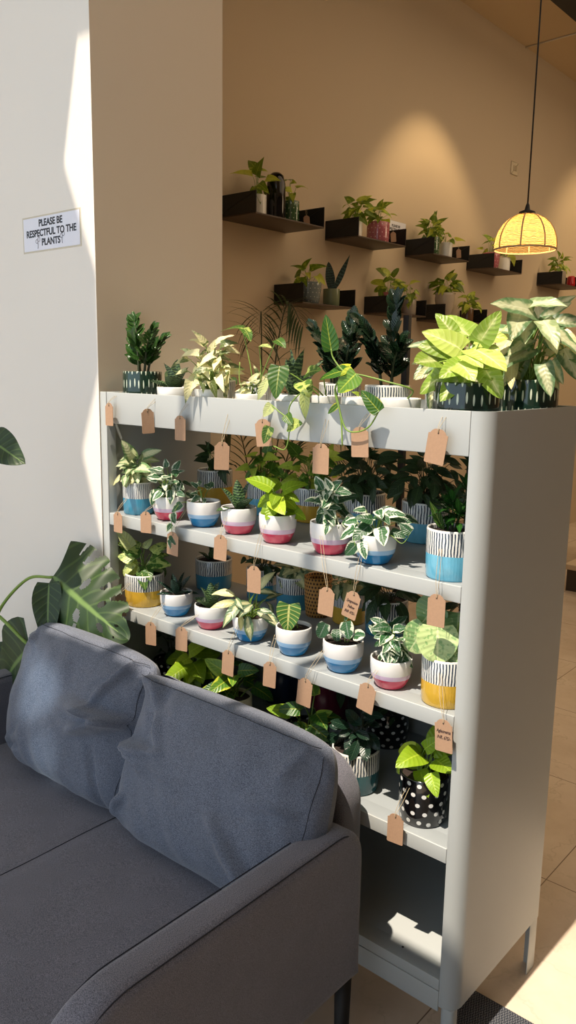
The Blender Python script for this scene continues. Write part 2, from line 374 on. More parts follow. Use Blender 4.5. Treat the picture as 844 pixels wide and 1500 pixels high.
for z in ZS[1:4]:
    b=MB(); b.rbox(-W+.0125,0,0,.004,z-.036,z,.0015,'x'); b.build('shelf_lip',sm,su,'auto')
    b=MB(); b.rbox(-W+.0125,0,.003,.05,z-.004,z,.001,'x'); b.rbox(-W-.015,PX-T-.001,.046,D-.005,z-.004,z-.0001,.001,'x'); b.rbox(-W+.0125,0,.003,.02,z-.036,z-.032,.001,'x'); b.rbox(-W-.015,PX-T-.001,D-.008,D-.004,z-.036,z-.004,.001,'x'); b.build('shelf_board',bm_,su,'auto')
b=MB(); z=ZS[4]; b.rbox(-W+.0125,0,0,.004,z-.028,z,.0015,'x'); b.rbox(-W+.0125,0,.003,.05,z-.004,z,.001,'x'); b.rbox(-W-.015,PX-T-.001,.046,D-.005,z-.004,z-.0001,.001,'x'); b.build('shelf_board',sm,su,'auto')
b=MB(); b.rbox(-W+.0125,0,.0,.005,.135,z-.030,.0015,'x'); b.build('bottom_rail',sm,su,'auto')
b=MB(); b.rbox(-W-.015,PX-T-.001,D-.004,D-.001,z-.02,.8544-.037,.001,'x'); b.build('back_panel',sm,su,'auto')
# legs
b=MB(); b.extr(rrect(.003,.036,.004,.034,.010),0.0,.149,.002,2,'z'); b.build('leg',sm,su,'auto')
b=MB(); b.rbox(PX-.004,PX-.001,D-.045,D-.001,0,.149,.001,'z'); b.rbox(PX-.03,PX-.004,D-.004,D-.001,0,.149,.001,'z'); b.build('leg',sm,su,'auto')
b=MB(); b.extr(rrect(-W-.015,-W+.012,.004,.034,.010),0.0,.149,.002,2,'z'); b.build('leg',sm,su,'auto')
b=MB(); b.rbox(-W-.018,-W-.015,D-.045,D-.001,0,.149,.001,'z'); b.rbox(-W-.015,-W+.012,D-.004,D-.001,0,.149,.001,'z'); b.build('leg',sm,su,'auto')
b=MB(); b.tube([(-.12,.035,z-.001),(-.12,.035,z+.0008)],.003,n=10); b.build('screw',M['black'],su)

# ------------------------------------------------------------------ pots
def pot(parent,kind,r,h,mat):
    b=MB(); t=.0045
    if kind=='tri': prof=[(r*.45,0),(r*.66,.001),(r*.72,.004),(r*.86,h*.25),(r*.955,h*.42),(r,h*.62),(r*1.01,h*.8),(r,h*.97),(r*.985,h),(r*.93,h),(r*.915,h*.97),(r*.9,h*.75)]
    elif kind=='cyl': prof=[(r*.8,0),(r*.93,.0),(r*.965,.004),(r*.99,h*.3),(r,h*.6),(r*1.0,h*.98),(r*.985,h),(r*.93,h),(r*.92,h*.97),(r*.91,h*.75)]
    elif kind=='bowl': prof=[(r*.8,0),(r*.93,.0),(r*.98,.006),(r*1.0,h*.3),(r*1.01,h*.6),(r*1.0,h*.98),(r*.985,h),(r*.94,h),(r*.925,h*.97),(r*.91,h*.75)]
    elif kind=='low': prof=[(r*.6,0),(r*.75,.0),(r*.8,.004),(r*.9,h*.3),(r*.98,h*.75),(r*1.0,h*.97),(r*.985,h),(r*.92,h),(r*.91,h*.97),(r*.88,h*.8)]
    elif kind=='vase': prof=[(r*.4,0),(r*.5,.0),(r*.55,h*.1),(r*.8,h*.4),(r*1.0,h*.75),(r*.98,h*.9),(r*1.03,h),(r*.95,h),(r*.88,h*.9),(r*.85,h*.8)]
    b.lathe(prof,44,capb=True); b.build('pot',mat,parent)
    b=MB(); N=26; zc=h-.010; rows=[]
    rr=r*.905
    for i in range(6):
        q=rr*(1-i/5.5); rows.append([b.add((q*math.cos(2*PI*k/N),q*math.sin(2*PI*k/N),zc+(0 if i==0 else .004*noise.noise(V((q*60*math.cos(2*PI*k/N)+r*99,q*60*math.sin(2*PI*k/N),h*50)))+.001*i))) for k in range(N)])
    b.grid(rows,True); b.f.append(tuple(rows[-1])); b.build('soil',M['soil'],parent)
    return zc
def mat_for(kind,variant,h):
    key=(kind,variant,round(h,3))
    if key in _cache: return _cache[key]
    if kind=='tri': m=potmat_bands('banded_glaze_'+variant,*{'pink':((206,66,92),(216,192,216)),'blue':((28,122,176),(150,190,224))}[variant],h)
    elif kind=='cyl' and variant in('yellow','lightblue','teal','deepteal'): m=potmat_stripes('striped_glaze_'+variant,{'yellow':(222,178,62),'lightblue':(112,192,222),'teal':(66,146,176),'deepteal':(40,92,98)}[variant],h,split=.5)
    elif variant=='dash': m=potmat_dots('dashed_green_glaze',(22,48,38),(214,222,200),26,3.4,h,.13,.32)
    elif variant=='polka': m=potmat_dots('dotted_black_glaze',(12,12,15),(226,226,222),13,5,h,.2,.22)
    elif variant=='pinkdot': m=potmat_dots('dotted_pink_glaze',(176,98,108),(232,190,190),16,5,h,.12,.15)
    elif variant=='greendot': m=potmat_dots('dotted_green_glaze',(64,98,62),(190,205,180),12,5,h,.12,.13)
    elif variant=='bluedot': m=potmat_dots('dotted_grey_blue_glaze',(112,124,124),(205,208,200),18,5,h,.1,.12)
    elif variant=='white': m=M['white_glaze']
    else: m=simple('glaze_'+variant,lin(*{'sage':(112,122,92),'burgundy':(92,22,44),'grey':(150,140,124),'cream':(222,214,180),'brown':(110,80,52),'red':(160,30,40),'pink':(176,100,100),'paleclay':(190,176,154),'navy':(22,44,72)}[variant]),.25,var=.08)
    _cache[key]=m; return m

# ------------------------------------------------------------------ foliage
LG=V((.42,-.66,.62)).normalized()
def unit(az,el): return V((math.cos(az)*math.cos(el),math.sin(az)*math.cos(el),math.sin(el)))
def az_pick(rd,front=.55):
    return rd.gauss(-.95,.9) if rd.random()<front else rd.uniform(0,2*PI)   # more leaves lean to the light
def foliage(P,zc,r,style,seed,n,H,R,Lm,ratio,prof,lobe,mat,stem='stem',droop=.7,fold=.12,wave=.03,el=(.7,-.7),sr=.0011,front=.55,cup=0,spread=.3,face=.9):
    rd=random.Random(seed); lb=MB(); sb=MB()
    for i in range(n):
        q=(i+.5)/n; az=az_pick(rd,front); hh=H*(.22+.78*q)*rd.uniform(.85,1.05)
        rad=R*math.sqrt(max(0,1-(q*.85)**2))*rd.uniform(.25,1.0)
        o=V((rd.uniform(-spread,spread)*r,rd.uniform(-spread,spread)*r,zc-.002))
        p=V((rad*math.cos(az),rad*math.sin(az),zc+hh)); e=el[1]+(el[0]-el[1])*q+rd.uniform(-.6,.5)
        d=unit(az+rd.uniform(-1.0,1.0),e); Ln=Lm*rd.uniform(.6,1.15)
        lg=LG+V((rd.uniform(-.35,.35),rd.uniform(-.35,.35),rd.uniform(-.2,.35))); dd=d.dot(LG)
        if dd>.35: d=d-LG*(dd-.35)*face
        if d.length<.2: d=unit(az,-.6)
        d.normalize()
        m1=o.lerp(p,.5)+V((0,0,hh*.18)); sb.tube(smooth_pts([o,m1,p],4),sr*1.3,sr*.8,5)
        lb.leaf(p,d,lg,Ln,Ln*ratio*rd.uniform(.85,1.1),prof,lobe,droop*rd.uniform(.5,1.4),fold,wave,rd.random(),cup=cup)
    if stem: sb.build('stem',M[stem],P)
    lb.build('foliage',mat,P)
def f_snake(P,zc,r,seed,mat,n=7,Lm=.085,Wd=.034,lean=.5):
    rd=random.Random(seed); b=MB()
    for i in range(n):
        az=i*2.4+seed; e=1.45-lean*(i/n)*1.3-rd.uniform(0,.15); Ln=Lm*(1-.35*i/n)*rd.uniform(.9,1.1)
        d=unit(az,e); up=V((-math.cos(az),-math.sin(az),.25)); o=V((.006*i/n*2*math.cos(az),.012*i/n*math.sin(az),zc-.004))
        b.leaf(o,d,up,Ln,Wd*rd.uniform(.85,1.1),'snake',0,-.1+.35*i/n,.35,.05,rd.random(),nt=10,cup=.3)
    b.build('foliage',mat,P)
def f_zz(P,zc,r,seed,mat,stems,Lm=.042,stem='darkstem',wd=.42):
    rd=random.Random(seed); b=MB(); sb=MB()
    for az,ln,H in stems:
        o=V((.25*r*math.cos(az),.25*r*math.sin(az),zc-.003)); tip=V((math.cos(az)*ln,math.sin(az)*ln,zc+H))
        pts=smooth_pts([o,o.lerp(tip,.5)+V((-.1*ln*math.cos(az),-.1*ln*math.sin(az),.015)),tip],5); sb.tube(pts,.0042,.0014,7)
        N=len(pts); side=V((-math.sin(az),math.cos(az),0))
        k0=int(N*.25); 
        for k in range(k0,N):
            t=(k-k0)/(N-k0); ax=(pts[min(k+1,N-1)]-pts[k-1]).normalized()
            for s in (-1,1):
                d=(side*s*(.8-.3*t)+ax*(.8+.5*t)+V((rd.uniform(-.35,.35),rd.uniform(-.5,.2),0))).normalized()
                b.leaf(pts[k]+ax*rd.uniform(0,.003),d,(V((.3,-.7,.6))+ax*.3),Lm*(1-.35*t)*rd.uniform(.85,1.1),Lm*wd*1.1*(1-.25*t),'oval',0,.3,.25,0,rd.random(),nt=6,ns=2)
        b.leaf(pts[-1],ax,V((.3,-.7,.5)),Lm*.7,Lm*.28,'oval',0,.2,.25,0,.6,nt=6,ns=2)
    sb.build('stem',M[stem],P); b.build('foliage',mat,P)
def f_whorl(P,zc,r,seed,mat,heads,Lm=.06,ratio=.24,n=14,stem='darkstem'):
    rd=random.Random(seed); b=MB(); sb=MB()
    for (hx,hy,H) in heads:
        sb.tube(smooth_pts([(hx*.2,hy*.2,zc-.003),(hx*.6,hy*.6,zc+H*.5),(hx,hy,zc+H)],5),.0024,.0016)
        for i in range(n):
            az=i*2.4+seed; q=i/n; e=1.25-1.5*(1-q)+rd.uniform(-.1,.1); p=V((hx,hy,zc+H*(.55+.45*q)))
            b.leaf(p,unit(az,e),V((0,0,1)) if e<.9 else V((-math.cos(az),-math.sin(az),.4)),Lm*rd.uniform(.8,1.1),Lm*ratio,'lance',0,.6,.2,.02,rd.random(),nt=7,ns=2)
    sb.build('stem',M[stem],P); b.build('foliage',mat,P)
ST=dict(
 synpale=dict(n=30,H=.085,R=.05,Lm=.06,ratio=.56,prof='heart',lobe=.24,mat='synpale',droop=.5,wave=.06),
 synlime=dict(n=18,H=.09,R=.05,Lm=.085,ratio=.72,prof='heart',lobe=.26,mat='synlime',droop=.4,wave=.04,sr=.0016),
 cream=dict(n=34,H=.08,R=.065,Lm=.05,ratio=.5,prof='arrow',lobe=.2,mat='cream',droop=.9,wave=.08),
 njoy=dict(n=24,H=.066,R=.048,Lm=.046,ratio=.62,prof='heart',lobe=.1,mat='njoy',droop=.6,wave=.05),
 neon=dict(n=14,H=.075,R=.035,Lm=.068,ratio=.66,prof='heart',lobe=.16,mat='neon',droop=.8,sr=.0015),
 varieg=dict(n=14,H=.07,R=.045,Lm=.06,ratio=.62,prof='heart',lobe=.14,mat='varieg',droop=.7,wave=.05,sr=.0015),
 yedge=dict(n=12,H=.075,R=.045,Lm=.065,ratio=.6,prof='heart',lobe=.12,mat='yedge',droop=.8,sr=.0018),
 aglao=dict(n=20,H=.075,R=.05,Lm=.07,ratio=.34,prof='lance',lobe=.06,mat='aglao',droop=1.0,wave=.06,sr=.0014),
 lime=dict(n=26,H=.1,R=.06,Lm=.055,ratio=.6,prof='arrow',lobe=.16,mat='lime',droop=.8),
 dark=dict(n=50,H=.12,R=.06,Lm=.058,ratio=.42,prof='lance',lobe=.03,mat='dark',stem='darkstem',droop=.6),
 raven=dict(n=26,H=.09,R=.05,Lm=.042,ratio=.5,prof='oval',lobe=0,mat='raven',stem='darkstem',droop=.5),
)
G0='potted plants on the top tray of the shelf unit'; G1='potted plants on the upper shelf'; G2='potted plants on the middle shelf'; G3='potted plants on the lower shelf'; GW='potted plants on the black wall shelves'
def plant(name,label,group,x,y,z,kind,var,r,h,style,seed=1,**k):
    P=empty(name,(x,y,z+.0006),label,'potted plant',group); zc=pot(P,kind,r,h,mat_for(kind,var,h))
    if style=='snake': f_snake(P,zc,r,seed,L[k.pop('mat','snake')],**k)
    elif style=='zz': f_zz(P,zc,r,seed,L[k.pop('mat','zz')],**k)
    elif style=='whorl': f_whorl(P,zc,r,seed,L[k.pop('mat','drac')],**k)
    elif style in ST:
        a=dict(ST[style]); a.update(k); m=a.pop('mat'); foliage(P,zc,r,style,seed,mat=L[m],**a)
    return P,zc
def extra(P,stems,leaves,mat,stem='stem',sr=.0016):
    sb=MB(); lb=MB()
    for s_ in stems: sb.tube(smooth_pts(s_,6),sr,sr*.75,6)
    for i,(base,tip,w,up,prof,lobe,dr) in enumerate(leaves):
        b_,t_=V(base),V(tip); lb.leaf(b_,t_-b_,V(up),(t_-b_).length,w,prof,lobe,dr,.12,.04,(i*.37)%1,nt=12,ns=4)
    if stems: sb.build('vine',M[stem],P)
    lb.build('leaves',mat,P)

z0=ZS[0]
# --- top tray
plant('zz_plant','zz plant in a green pot with white dashes, wall end of the top tray',G0,-1.145,.10,z0,'bowl','dash',.058,.130,'zz',3,stems=[(2.9,.05,.155),(-.3,.075,.125),(-1.4,.03,.10),(.6,.06,.10)],Lm=.054)
plant('snake_plant','dwarf snake plant in a low white pot on top, beside the dashed green pot',G0,-.954,.06,z0,'low','white',.05,.09,'snake',2,n=7,Lm=.085,Wd=.05,lean=.75)
plant('syngonium_plant','cream and green bushy arrowhead plant in a low white pot on the top tray',G0,-.80,.055,z0,'low','white',.046,.089,'cream',5,n=52,H=.135,R=.075,Lm=.056)
plant('syngonium_plant','shaded green plant in a striped pot behind the cream arrowhead plant on the top tray',G0,-.89,.165,z0,'cyl','yellow',.051,.11,'varieg',6,n=8,H=.05)
P,zc=plant('pothos_plant','leggy pothos in a low white pot on top, tall stems with drooping olive leaves',G0,-.655,.055,z0,'low','white',.040,.081,'cream',8,n=12,H=.045,R=.04,Lm=.035)
extra(P,[[(.005,0,.07),(.007,-.005,.13),(-.012,-.002,.19),(-.032,0,.245)],[(.01,.01,.07),(.03,.005,.13),(.028,.0,.20)],[(0,.01,.07),(.05,0,.15),(.085,0,.215)],[(-.01,0,.07),(-.03,-.01,.11),(-.04,0,.16)]],
 [((-.03,0,.246),(-.105,-.01,.25),.034,(.3,-.3,1),'heart',.1,.4),((-.03,0,.246),(.022,-.02,.226),.032,(.3,-.2,1),'heart',.1,.8),((.028,0,.20),(.075,-.01,.205),.024,(.2,-.4,1),'heart',.1,.5),((.085,0,.215),(.13,-.02,.205),.028,(0,-.5,1),'heart',.1,.6)],L['varieg'])
plant('syngonium_plant','small plant in a striped pot behind the leggy pothos on the top tray',G0,-.765,.20,z0,'cyl','yellow',.036,.108,'cream',9,n=8,H=.04,R=.03,Lm=.03)
P,zc=plant('snake_plant','tall banded snake plant in a low white pot at the middle of the top tray',G0,-.515,.065,z0,'low','white',.048,.084,'snake',4,n=8,Lm=.135,Wd=.045,lean=.5)
# pothos that trails over the middle of the fascia
P=empty('pothos_plant',(-.425,.075,z0+.0006),'green pothos in a low white pot trailing vines over the middle of the top edge','potted plant',G0)
zc=pot(P,'low',.036,.084,M['white_glaze'])
def W2(p,o): return tuple(V(p)-V(o))
o=(-.425,.075,z0)
A=lambda *p:W2(p,o)
extra(P,[[A(-.425,.075,1.505),A(-.42,.02,1.535),A(-.418,-.022,1.525),A(-.450,-.03,1.489),A(-.449,-.03,1.437),A(-.461,-.03,1.39),A(-.498,-.03,1.394)],[A(-.43,.07,1.505),A(-.46,.02,1.55),A(-.50,-.01,1.578)],[A(-.42,.07,1.505),A(-.39,.02,1.56),A(-.35,-.01,1.56)],[A(-.45,-.03,1.46),A(-.48,-.03,1.475),A(-.505,-.03,1.49)]],
 [(A(-.50,-.01,1.582),A(-.488,-.04,1.508),.052,(.5,-1,.2),'heart',.14,.3),(A(-.409,-.02,1.567),A(-.36,-.035,1.578),.036,(.4,-.8,.6),'heart',.14,.3),(A(-.408,-.028,1.53),A(-.397,-.036,1.462),.024,(.6,-1,0),'lance',.1,.1),
  (A(-.46,-.032,1.47),A(-.43,-.045,1.45),.026,(.5,-1,.3),'heart',.1,.2),(A(-.455,-.03,1.445),A(-.405,-.04,1.455),.034,(.5,-1,.4),'heart',.1,.2),(A(-.505,-.03,1.492),A(-.525,-.04,1.462),.026,(.6,-1,.2),'heart',.1,.2),
  (A(-.512,-.03,1.44),A(-.522,-.04,1.398),.028,(.6,-1,.1),'heart',.1,.1),(A(-.44,0,1.545),A(-.385,-.04,1.525),.044,(.3,-.7,.8),'heart',.16,.5),(A(-.53,-.02,1.55),A(-.545,-.04,1.50),.022,(.6,-1,.1),'lance',.05,.4)],L['varieg'],'stem',.0019)
plant('snake_plant','small plant in a yellow striped pot behind the trailing pothos on the top tray',G0,-.575,.30,z0,'cyl','yellow',.042,.11,'zz',5,mat='zzdark',stems=[(1.2,.03,.12),(-1.0,.05,.10),(3.0,.04,.09)],Lm=.045)
plant('zz_plant','blackish zz plant in a striped pot, the shorter of two at the back on top',G0,-.485,.21,z0,'cyl','teal',.052,.11,'zz',7,mat='zzdark',stems=[(1.2,.03,.165),(-.6,.08,.12),(3.5,.07,.14),(-1.8,.03,.08)],Lm=.06)
plant('zz_plant','taller blackish zz plant in a wide striped pot at the back of the top tray',G0,-.345,.215,z0,'cyl','teal',.056,.11,'zz',9,mat='zzdark',stems=[(1.4,.02,.20),(3.4,.07,.15),(-.5,.05,.10),(-2.6,.05,.13)],Lm=.066)
P=empty('pothos_plant',(-.215,.075,z0+.0006),'pothos in a low white pot on top, one long vine looping over the fascia','potted plant',G0)
zc=pot(P,'low',.046,.086,M['white_glaze']); o=(-.215,.075,z0)
extra(P,[[A(-.205,.07,1.505),A(-.15,.02,1.535),A(-.194,-.01,1.552),A(-.256,-.02,1.565),A(-.293,-.03,1.571),A(-.325,-.03,1.60),A(-.332,-.03,1.62)],
 [A(-.293,-.03,1.571),A(-.318,-.03,1.534),A(-.305,-.03,1.49),A(-.285,-.032,1.449),A(-.256,-.032,1.443),A(-.222,-.032,1.457),A(-.199,-.03,1.492)],[A(-.318,-.03,1.534),A(-.30,-.03,1.47),A(-.29,-.035,1.41)]],
 [(A(-.331,-.03,1.615),A(-.346,-.035,1.695),.038,(.7,-1,.1),'heart',.1,.15),(A(-.285,-.03,1.575),A(-.368,-.035,1.562),.044,(.4,-.7,.9),'heart',.14,.35),(A(-.262,-.03,1.568),A(-.294,-.055,1.528),.052,(.5,-1,.5),'heart',.14,.3),(A(-.199,-.03,1.49),A(-.238,-.045,1.535),.034,(.6,-1,.3),'heart',.12,.2),(A(-.31,-.03,1.50),A(-.335,-.035,1.478),.014,(.6,-1,.3),'heart',.1,.2)],L['yedge'],'stem',.0022)
plant('pothos_plant','low white pot with hardly any leaves on the top tray beside the looping vine',G0,-.315,.06,z0,'low','white',.042,.085,'lime',13,n=2,H=.02,R=.01,Lm=.02)
plant('syngonium_plant','silvery syngonium in a blue striped pot behind the lime arrowhead plant on the top tray',G0,-.20,.24,z0,'cyl','lightblue',.046,.112,'synpale',12,n=26,H=.115,R=.085,Lm=.075,ratio=.46,el=(.4,-.9))
plant('syngonium_plant','lime green arrowhead plant in a dark green dashed bowl, corner of the top tray',G0,-.062,.094,z0,'bowl','dash',.070,.124,'synlime',14,n=30,H=.115,R=.06,Lm=.088,front=.65)
plant('syngonium_plant','large pale silvery arrowhead plant in a dashed bowl behind the lime green one on top',G0,-.034,.335,z0,'bowl','dash',.066,.130,'synpale',16,n=46,H=.175,R=.10,Lm=.10,ratio=.52,wave=.10,el=(.5,-1.0),sr=.0018,mat='synpale')
# --- upper shelf
z1=ZS[1]
plant('syngonium_plant','pale cream syngonium in a teal striped pot at the wall end of the upper shelf',G1,-1.125,.062,z1,'cyl','teal',.047,.097,'synpale',21,n=30,H=.09,R=.055,Lm=.06)
plant('pothos_plant','white edged pothos in a pink banded pot, second from the wall on the upper shelf',G1,-.987,.062,z1,'tri','pink',.047,.070,'njoy',22,n=36,H=.09,R=.05,Lm=.042)
P,zc=plant('pothos_plant','sparse white edged pothos trailing over the shelf lip from a blue banded pot',G1,-.844,.066,z1,'tri','blue',.047,.071,'njoy',23,n=9,H=.06,R=.035,Lm=.03)
extra(P,[[(-.02,-.01,.06),(-.035,-.055,.065),(-.04,-.082,.02),(-.035,-.085,-.03)]],[((-.03,-.055,.065),(-.05,-.075,.04),.022,(.6,-1,.2),'heart',.1,.2),((-.04,-.08,.04),(-.02,-.09,.015),.024,(.6,-1,.2),'heart',.1,.2),((-.04,-.082,.01),(-.055,-.09,-.015),.022,(.6,-1,.2),'heart',.1,.2),((-.036,-.085,-.02),(-.018,-.09,-.045),.024,(.6,-1,.2),'heart',.1,.2),((-.038,-.085,-.03),(-.04,-.09,-.06),.022,(.6,-1,.2),'heart',.1,.2)],L['njoy'],sr=.001)
plant('snake_plant','dwarf snake plant with one upright leaf in a pink banded pot on the upper shelf',G1,-.707,.066,z1,'tri','pink',.048,.071,'snake',24,n=6,Lm=.085,Wd=.042,lean=1.1)
plant('pothos_plant','bright lime pothos in a pink banded pot at the centre of the upper shelf',G1,-.558,.056,z1,'tri','pink',.048,.074,'neon',25,n=13,H=.085,R=.03,Lm=.07)
plant('pothos_plant','white edged pothos in a pink banded pot beside the bright lime pothos',G1,-.387,.054,z1,'tri','pink',.049,.077,'njoy',26,n=28,H=.105,R=.05,Lm=.05)
P,zc=plant('pothos_plant','white edged pothos with long runners in a blue banded pot on the upper shelf',G1,-.253,.052,z1,'tri','blue',.049,.069,'njoy',27,n=22,H=.07,R=.06,Lm=.052)
extra(P,[[(.01,-.01,.06),(.05,-.02,.075),(.085,-.02,.06),(.10,-.01,.085)],[(.01,0,.06),(-.02,-.05,.07),(-.01,-.065,.045)]],[((.10,-.01,.085),(.075,-.02,.105),.026,(.5,-1,.5),'heart',.1,.2),((-.01,-.06,.05),(-.035,-.07,.02),.03,(.6,-1,.3),'heart',.1,.2),((.0,-.055,.055),(.02,-.065,.02),.024,(.6,-1,.3),'heart',.1,.2)],L['njoy'],sr=.001)
P,zc=plant('dracaena_plant','glossy dark green plant in a sky blue striped pot by the near end panel',G1,-.060,.060,z1,'cyl','lightblue',.055,.108,'whorl',28,heads=[(.0,-.005,.07),(.02,.02,.10),(-.02,.01,.055),(.025,-.02,.045)],Lm=.055,n=16)
extra(P,[],[((-.015,-.01,.10),(-.045,-.03,.165),.02,(.7,-.7,.2),'lance',0,-.2)],L['varieg'])
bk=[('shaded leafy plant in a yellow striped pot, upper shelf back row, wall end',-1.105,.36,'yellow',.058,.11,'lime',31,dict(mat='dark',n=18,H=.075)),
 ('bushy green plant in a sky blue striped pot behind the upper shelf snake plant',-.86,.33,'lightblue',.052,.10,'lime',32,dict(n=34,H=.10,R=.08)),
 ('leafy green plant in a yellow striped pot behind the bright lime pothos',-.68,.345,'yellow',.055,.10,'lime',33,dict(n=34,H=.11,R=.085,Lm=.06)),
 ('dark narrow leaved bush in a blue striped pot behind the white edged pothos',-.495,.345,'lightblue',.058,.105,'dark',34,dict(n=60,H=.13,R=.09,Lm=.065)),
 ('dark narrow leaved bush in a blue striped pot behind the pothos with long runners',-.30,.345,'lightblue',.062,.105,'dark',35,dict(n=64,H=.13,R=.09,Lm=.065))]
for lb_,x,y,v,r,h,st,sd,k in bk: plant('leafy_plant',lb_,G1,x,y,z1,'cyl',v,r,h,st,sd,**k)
plant('leafy_plant','dark narrow leaved bush tucked behind the near end panel on the upper shelf',G1,-.11,.33,z1,'cyl','teal',.055,.105,'dark',36,n=40,H=.12,R=.07)
# --- middle shelf
z2=ZS[2]
plant('pothos_plant','marbled yellow green plant in a yellow striped pot, wall end of the middle shelf',G2,-1.124,.078,z2,'cyl','yellow',.061,.098,'varieg',41,n=16,H=.09,R=.06,Lm=.068)
plant('snake_plant','blue green dwarf snake plant in a blue banded pot, second on the middle shelf',G2,-.967,.070,z2,'tri','blue',.048,.069,'snake',42,n=11,Lm=.08,Wd=.028,lean=1.1,mat='darksnake')
plant('snake_plant','curled dwarf snake plant in a pink banded pot, third on the middle shelf',G2,-.806,.058,z2,'tri','pink',.047,.067,'snake',43,n=8,Lm=.075,Wd=.042,lean=.9)
plant('aglaonema_plant','cream splashed aglaonema with lance leaves in a blue banded pot on the middle shelf',G2,-.656,.062,z2,'tri','blue',.049,.068,'aglao',44,n=22,H=.085,R=.07,Lm=.075)
P,zc=plant('philodendron_plant','blue banded pot with a single heart shaped leaf veined in yellow',G2,-.501,.060,z2,'tri','blue',.047,.073,'none')
extra(P,[[(0,0,.06),(-.006,-.005,.085),(-.004,-.012,.118)],[(.008,.006,.06),(.0,.01,.09),(.01,.012,.10)]],[((-.003,-.016,.132),(.006,-.034,.062),.064,(.55,-1,.15),'heart',.22,.15)],L['philo'],sr=.0018)
P,zc=plant('pothos_plant','small white edged pothos with five leaves in a blue banded pot on the middle shelf',G2,-.339,.056,z2,'tri','blue',.050,.076,'none')
extra(P,[[(0,0,.066),(-.03,-.015,.085),(-.045,-.02,.10)],[(.005,0,.066),(.012,-.005,.10),(.018,-.008,.115)],[(.005,.005,.066),(.03,0,.09),(.05,-.005,.105)],[(-.005,0,.066),(-.012,-.01,.085)],[(0,.01,.066),(-.01,.01,.1),(-.005,.01,.13)]],
 [((-.04,-.02,.112),(-.05,-.035,.075),.034,(.5,-1,.3),'round',.1,.2),((.012,-.008,.125),(.03,-.02,.088),.036,(.3,-1,.3),'round',.1,.2),((.035,-.005,.095),(.07,-.015,.107),.03,(.4,-.9,.6),'round',.1,.3),((-.014,-.01,.10),(-.004,-.022,.075),.026,(.5,-1,.4),'round',.1,.3),((-.005,.01,.13),(.02,-.01,.15),.03,(.4,-.9,.6),'round',.1,.3)],L['njoy'],sr=.0013)
plant('pothos_plant','curly white edged pothos in a pink banded pot, middle shelf near the end panel',G2,-.196,.052,z2,'tri','pink',.049,.070,'njoy',47,n=26,H=.085,R=.04,Lm=.046,wave=.14)
P,zc=plant('syngonium_plant','plant with big rounded pale leaves in a yellow striped pot by the end panel',G2,-.058,.062,z2,'cyl','yellow',.055,.108,'none')
extra(P,[[(0,0,.098),(-.01,-.01,.13),(-.03,-.015,.165)],[(0,.01,.098),(-.02,.01,.16),(-.035,.0,.20)],[(.01,0,.098),(.02,0,.15),(.03,-.01,.19)],[(0,-.01,.098),(.015,-.02,.12)]],
 [((-.03,.005,.215),(-.065,-.015,.165),.078,(.4,-.8,.5),'round',.16,.4),((-.045,-.02,.165),(-.075,-.045,.105),.072,(.4,-.9,.5),'round',.16,.4),((-.01,-.03,.175),(.01,-.06,.105),.09,(.5,-.9,.4),'round',.18,.3),((.012,.02,.20),(.03,-.015,.15),.08,(.4,-.9,.5),'round',.16,.4),((.018,-.02,.13),(.022,-.05,.075),.06,(.6,-.9,.3),'round',.16,.2)],L['round'],sr=.0022)
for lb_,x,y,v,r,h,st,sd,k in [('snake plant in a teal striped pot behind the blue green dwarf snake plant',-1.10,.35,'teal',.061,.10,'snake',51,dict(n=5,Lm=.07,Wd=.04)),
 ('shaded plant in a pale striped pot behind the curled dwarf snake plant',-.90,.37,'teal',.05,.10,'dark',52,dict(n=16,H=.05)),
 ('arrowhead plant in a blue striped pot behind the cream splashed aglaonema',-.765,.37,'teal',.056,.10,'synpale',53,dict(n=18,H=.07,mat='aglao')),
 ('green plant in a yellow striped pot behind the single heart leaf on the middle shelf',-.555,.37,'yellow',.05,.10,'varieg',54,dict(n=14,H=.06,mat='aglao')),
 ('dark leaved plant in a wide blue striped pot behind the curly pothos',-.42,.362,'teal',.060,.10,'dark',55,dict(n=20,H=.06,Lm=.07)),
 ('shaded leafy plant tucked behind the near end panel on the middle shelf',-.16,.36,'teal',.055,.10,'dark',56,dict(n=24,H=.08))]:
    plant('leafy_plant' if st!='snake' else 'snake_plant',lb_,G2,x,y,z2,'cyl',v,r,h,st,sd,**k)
# wicker basket at the back of the middle shelf
n=NT('wicker'); x_=n.xyz(n.obj()); a=n.M('MULTIPLY',n.M('ARCTAN2',x_[1],x_[0]),26/(2*PI)); zz=n.M('MULTIPLY',x_[2],90)
row=n.M('MODULO',n.M('FLOOR',zz),2); fx=n.M('SUBTRACT',n.M('FRACT',n.M('ADD',a,n.M('MULTIPLY',row,.5))),.5); fz=n.M('SUBTRACT',n.M('FRACT',zz),.5)
f=n.ss(n.M('ADD',n.M('MULTIPLY',fx,fx),n.M('MULTIPLY',fz,fz)),.07,.1); n.base(n.mix(f,lin(70,45,20),lin(190,135,65))); n.set(Roughness=.7); n.bump(f,.003,.8)
b=MB(); b.lathe([(.03,0),(.036,.002),(.04,.05),(.042,.12),(.038,.12),(.036,.02)],32,capb=True); o_=b.build('wicker_basket',n.m,None,True,(-.655,.35,z2+.0006)); tag(o_,'small golden wicker basket at the back of the middle shelf','basket')
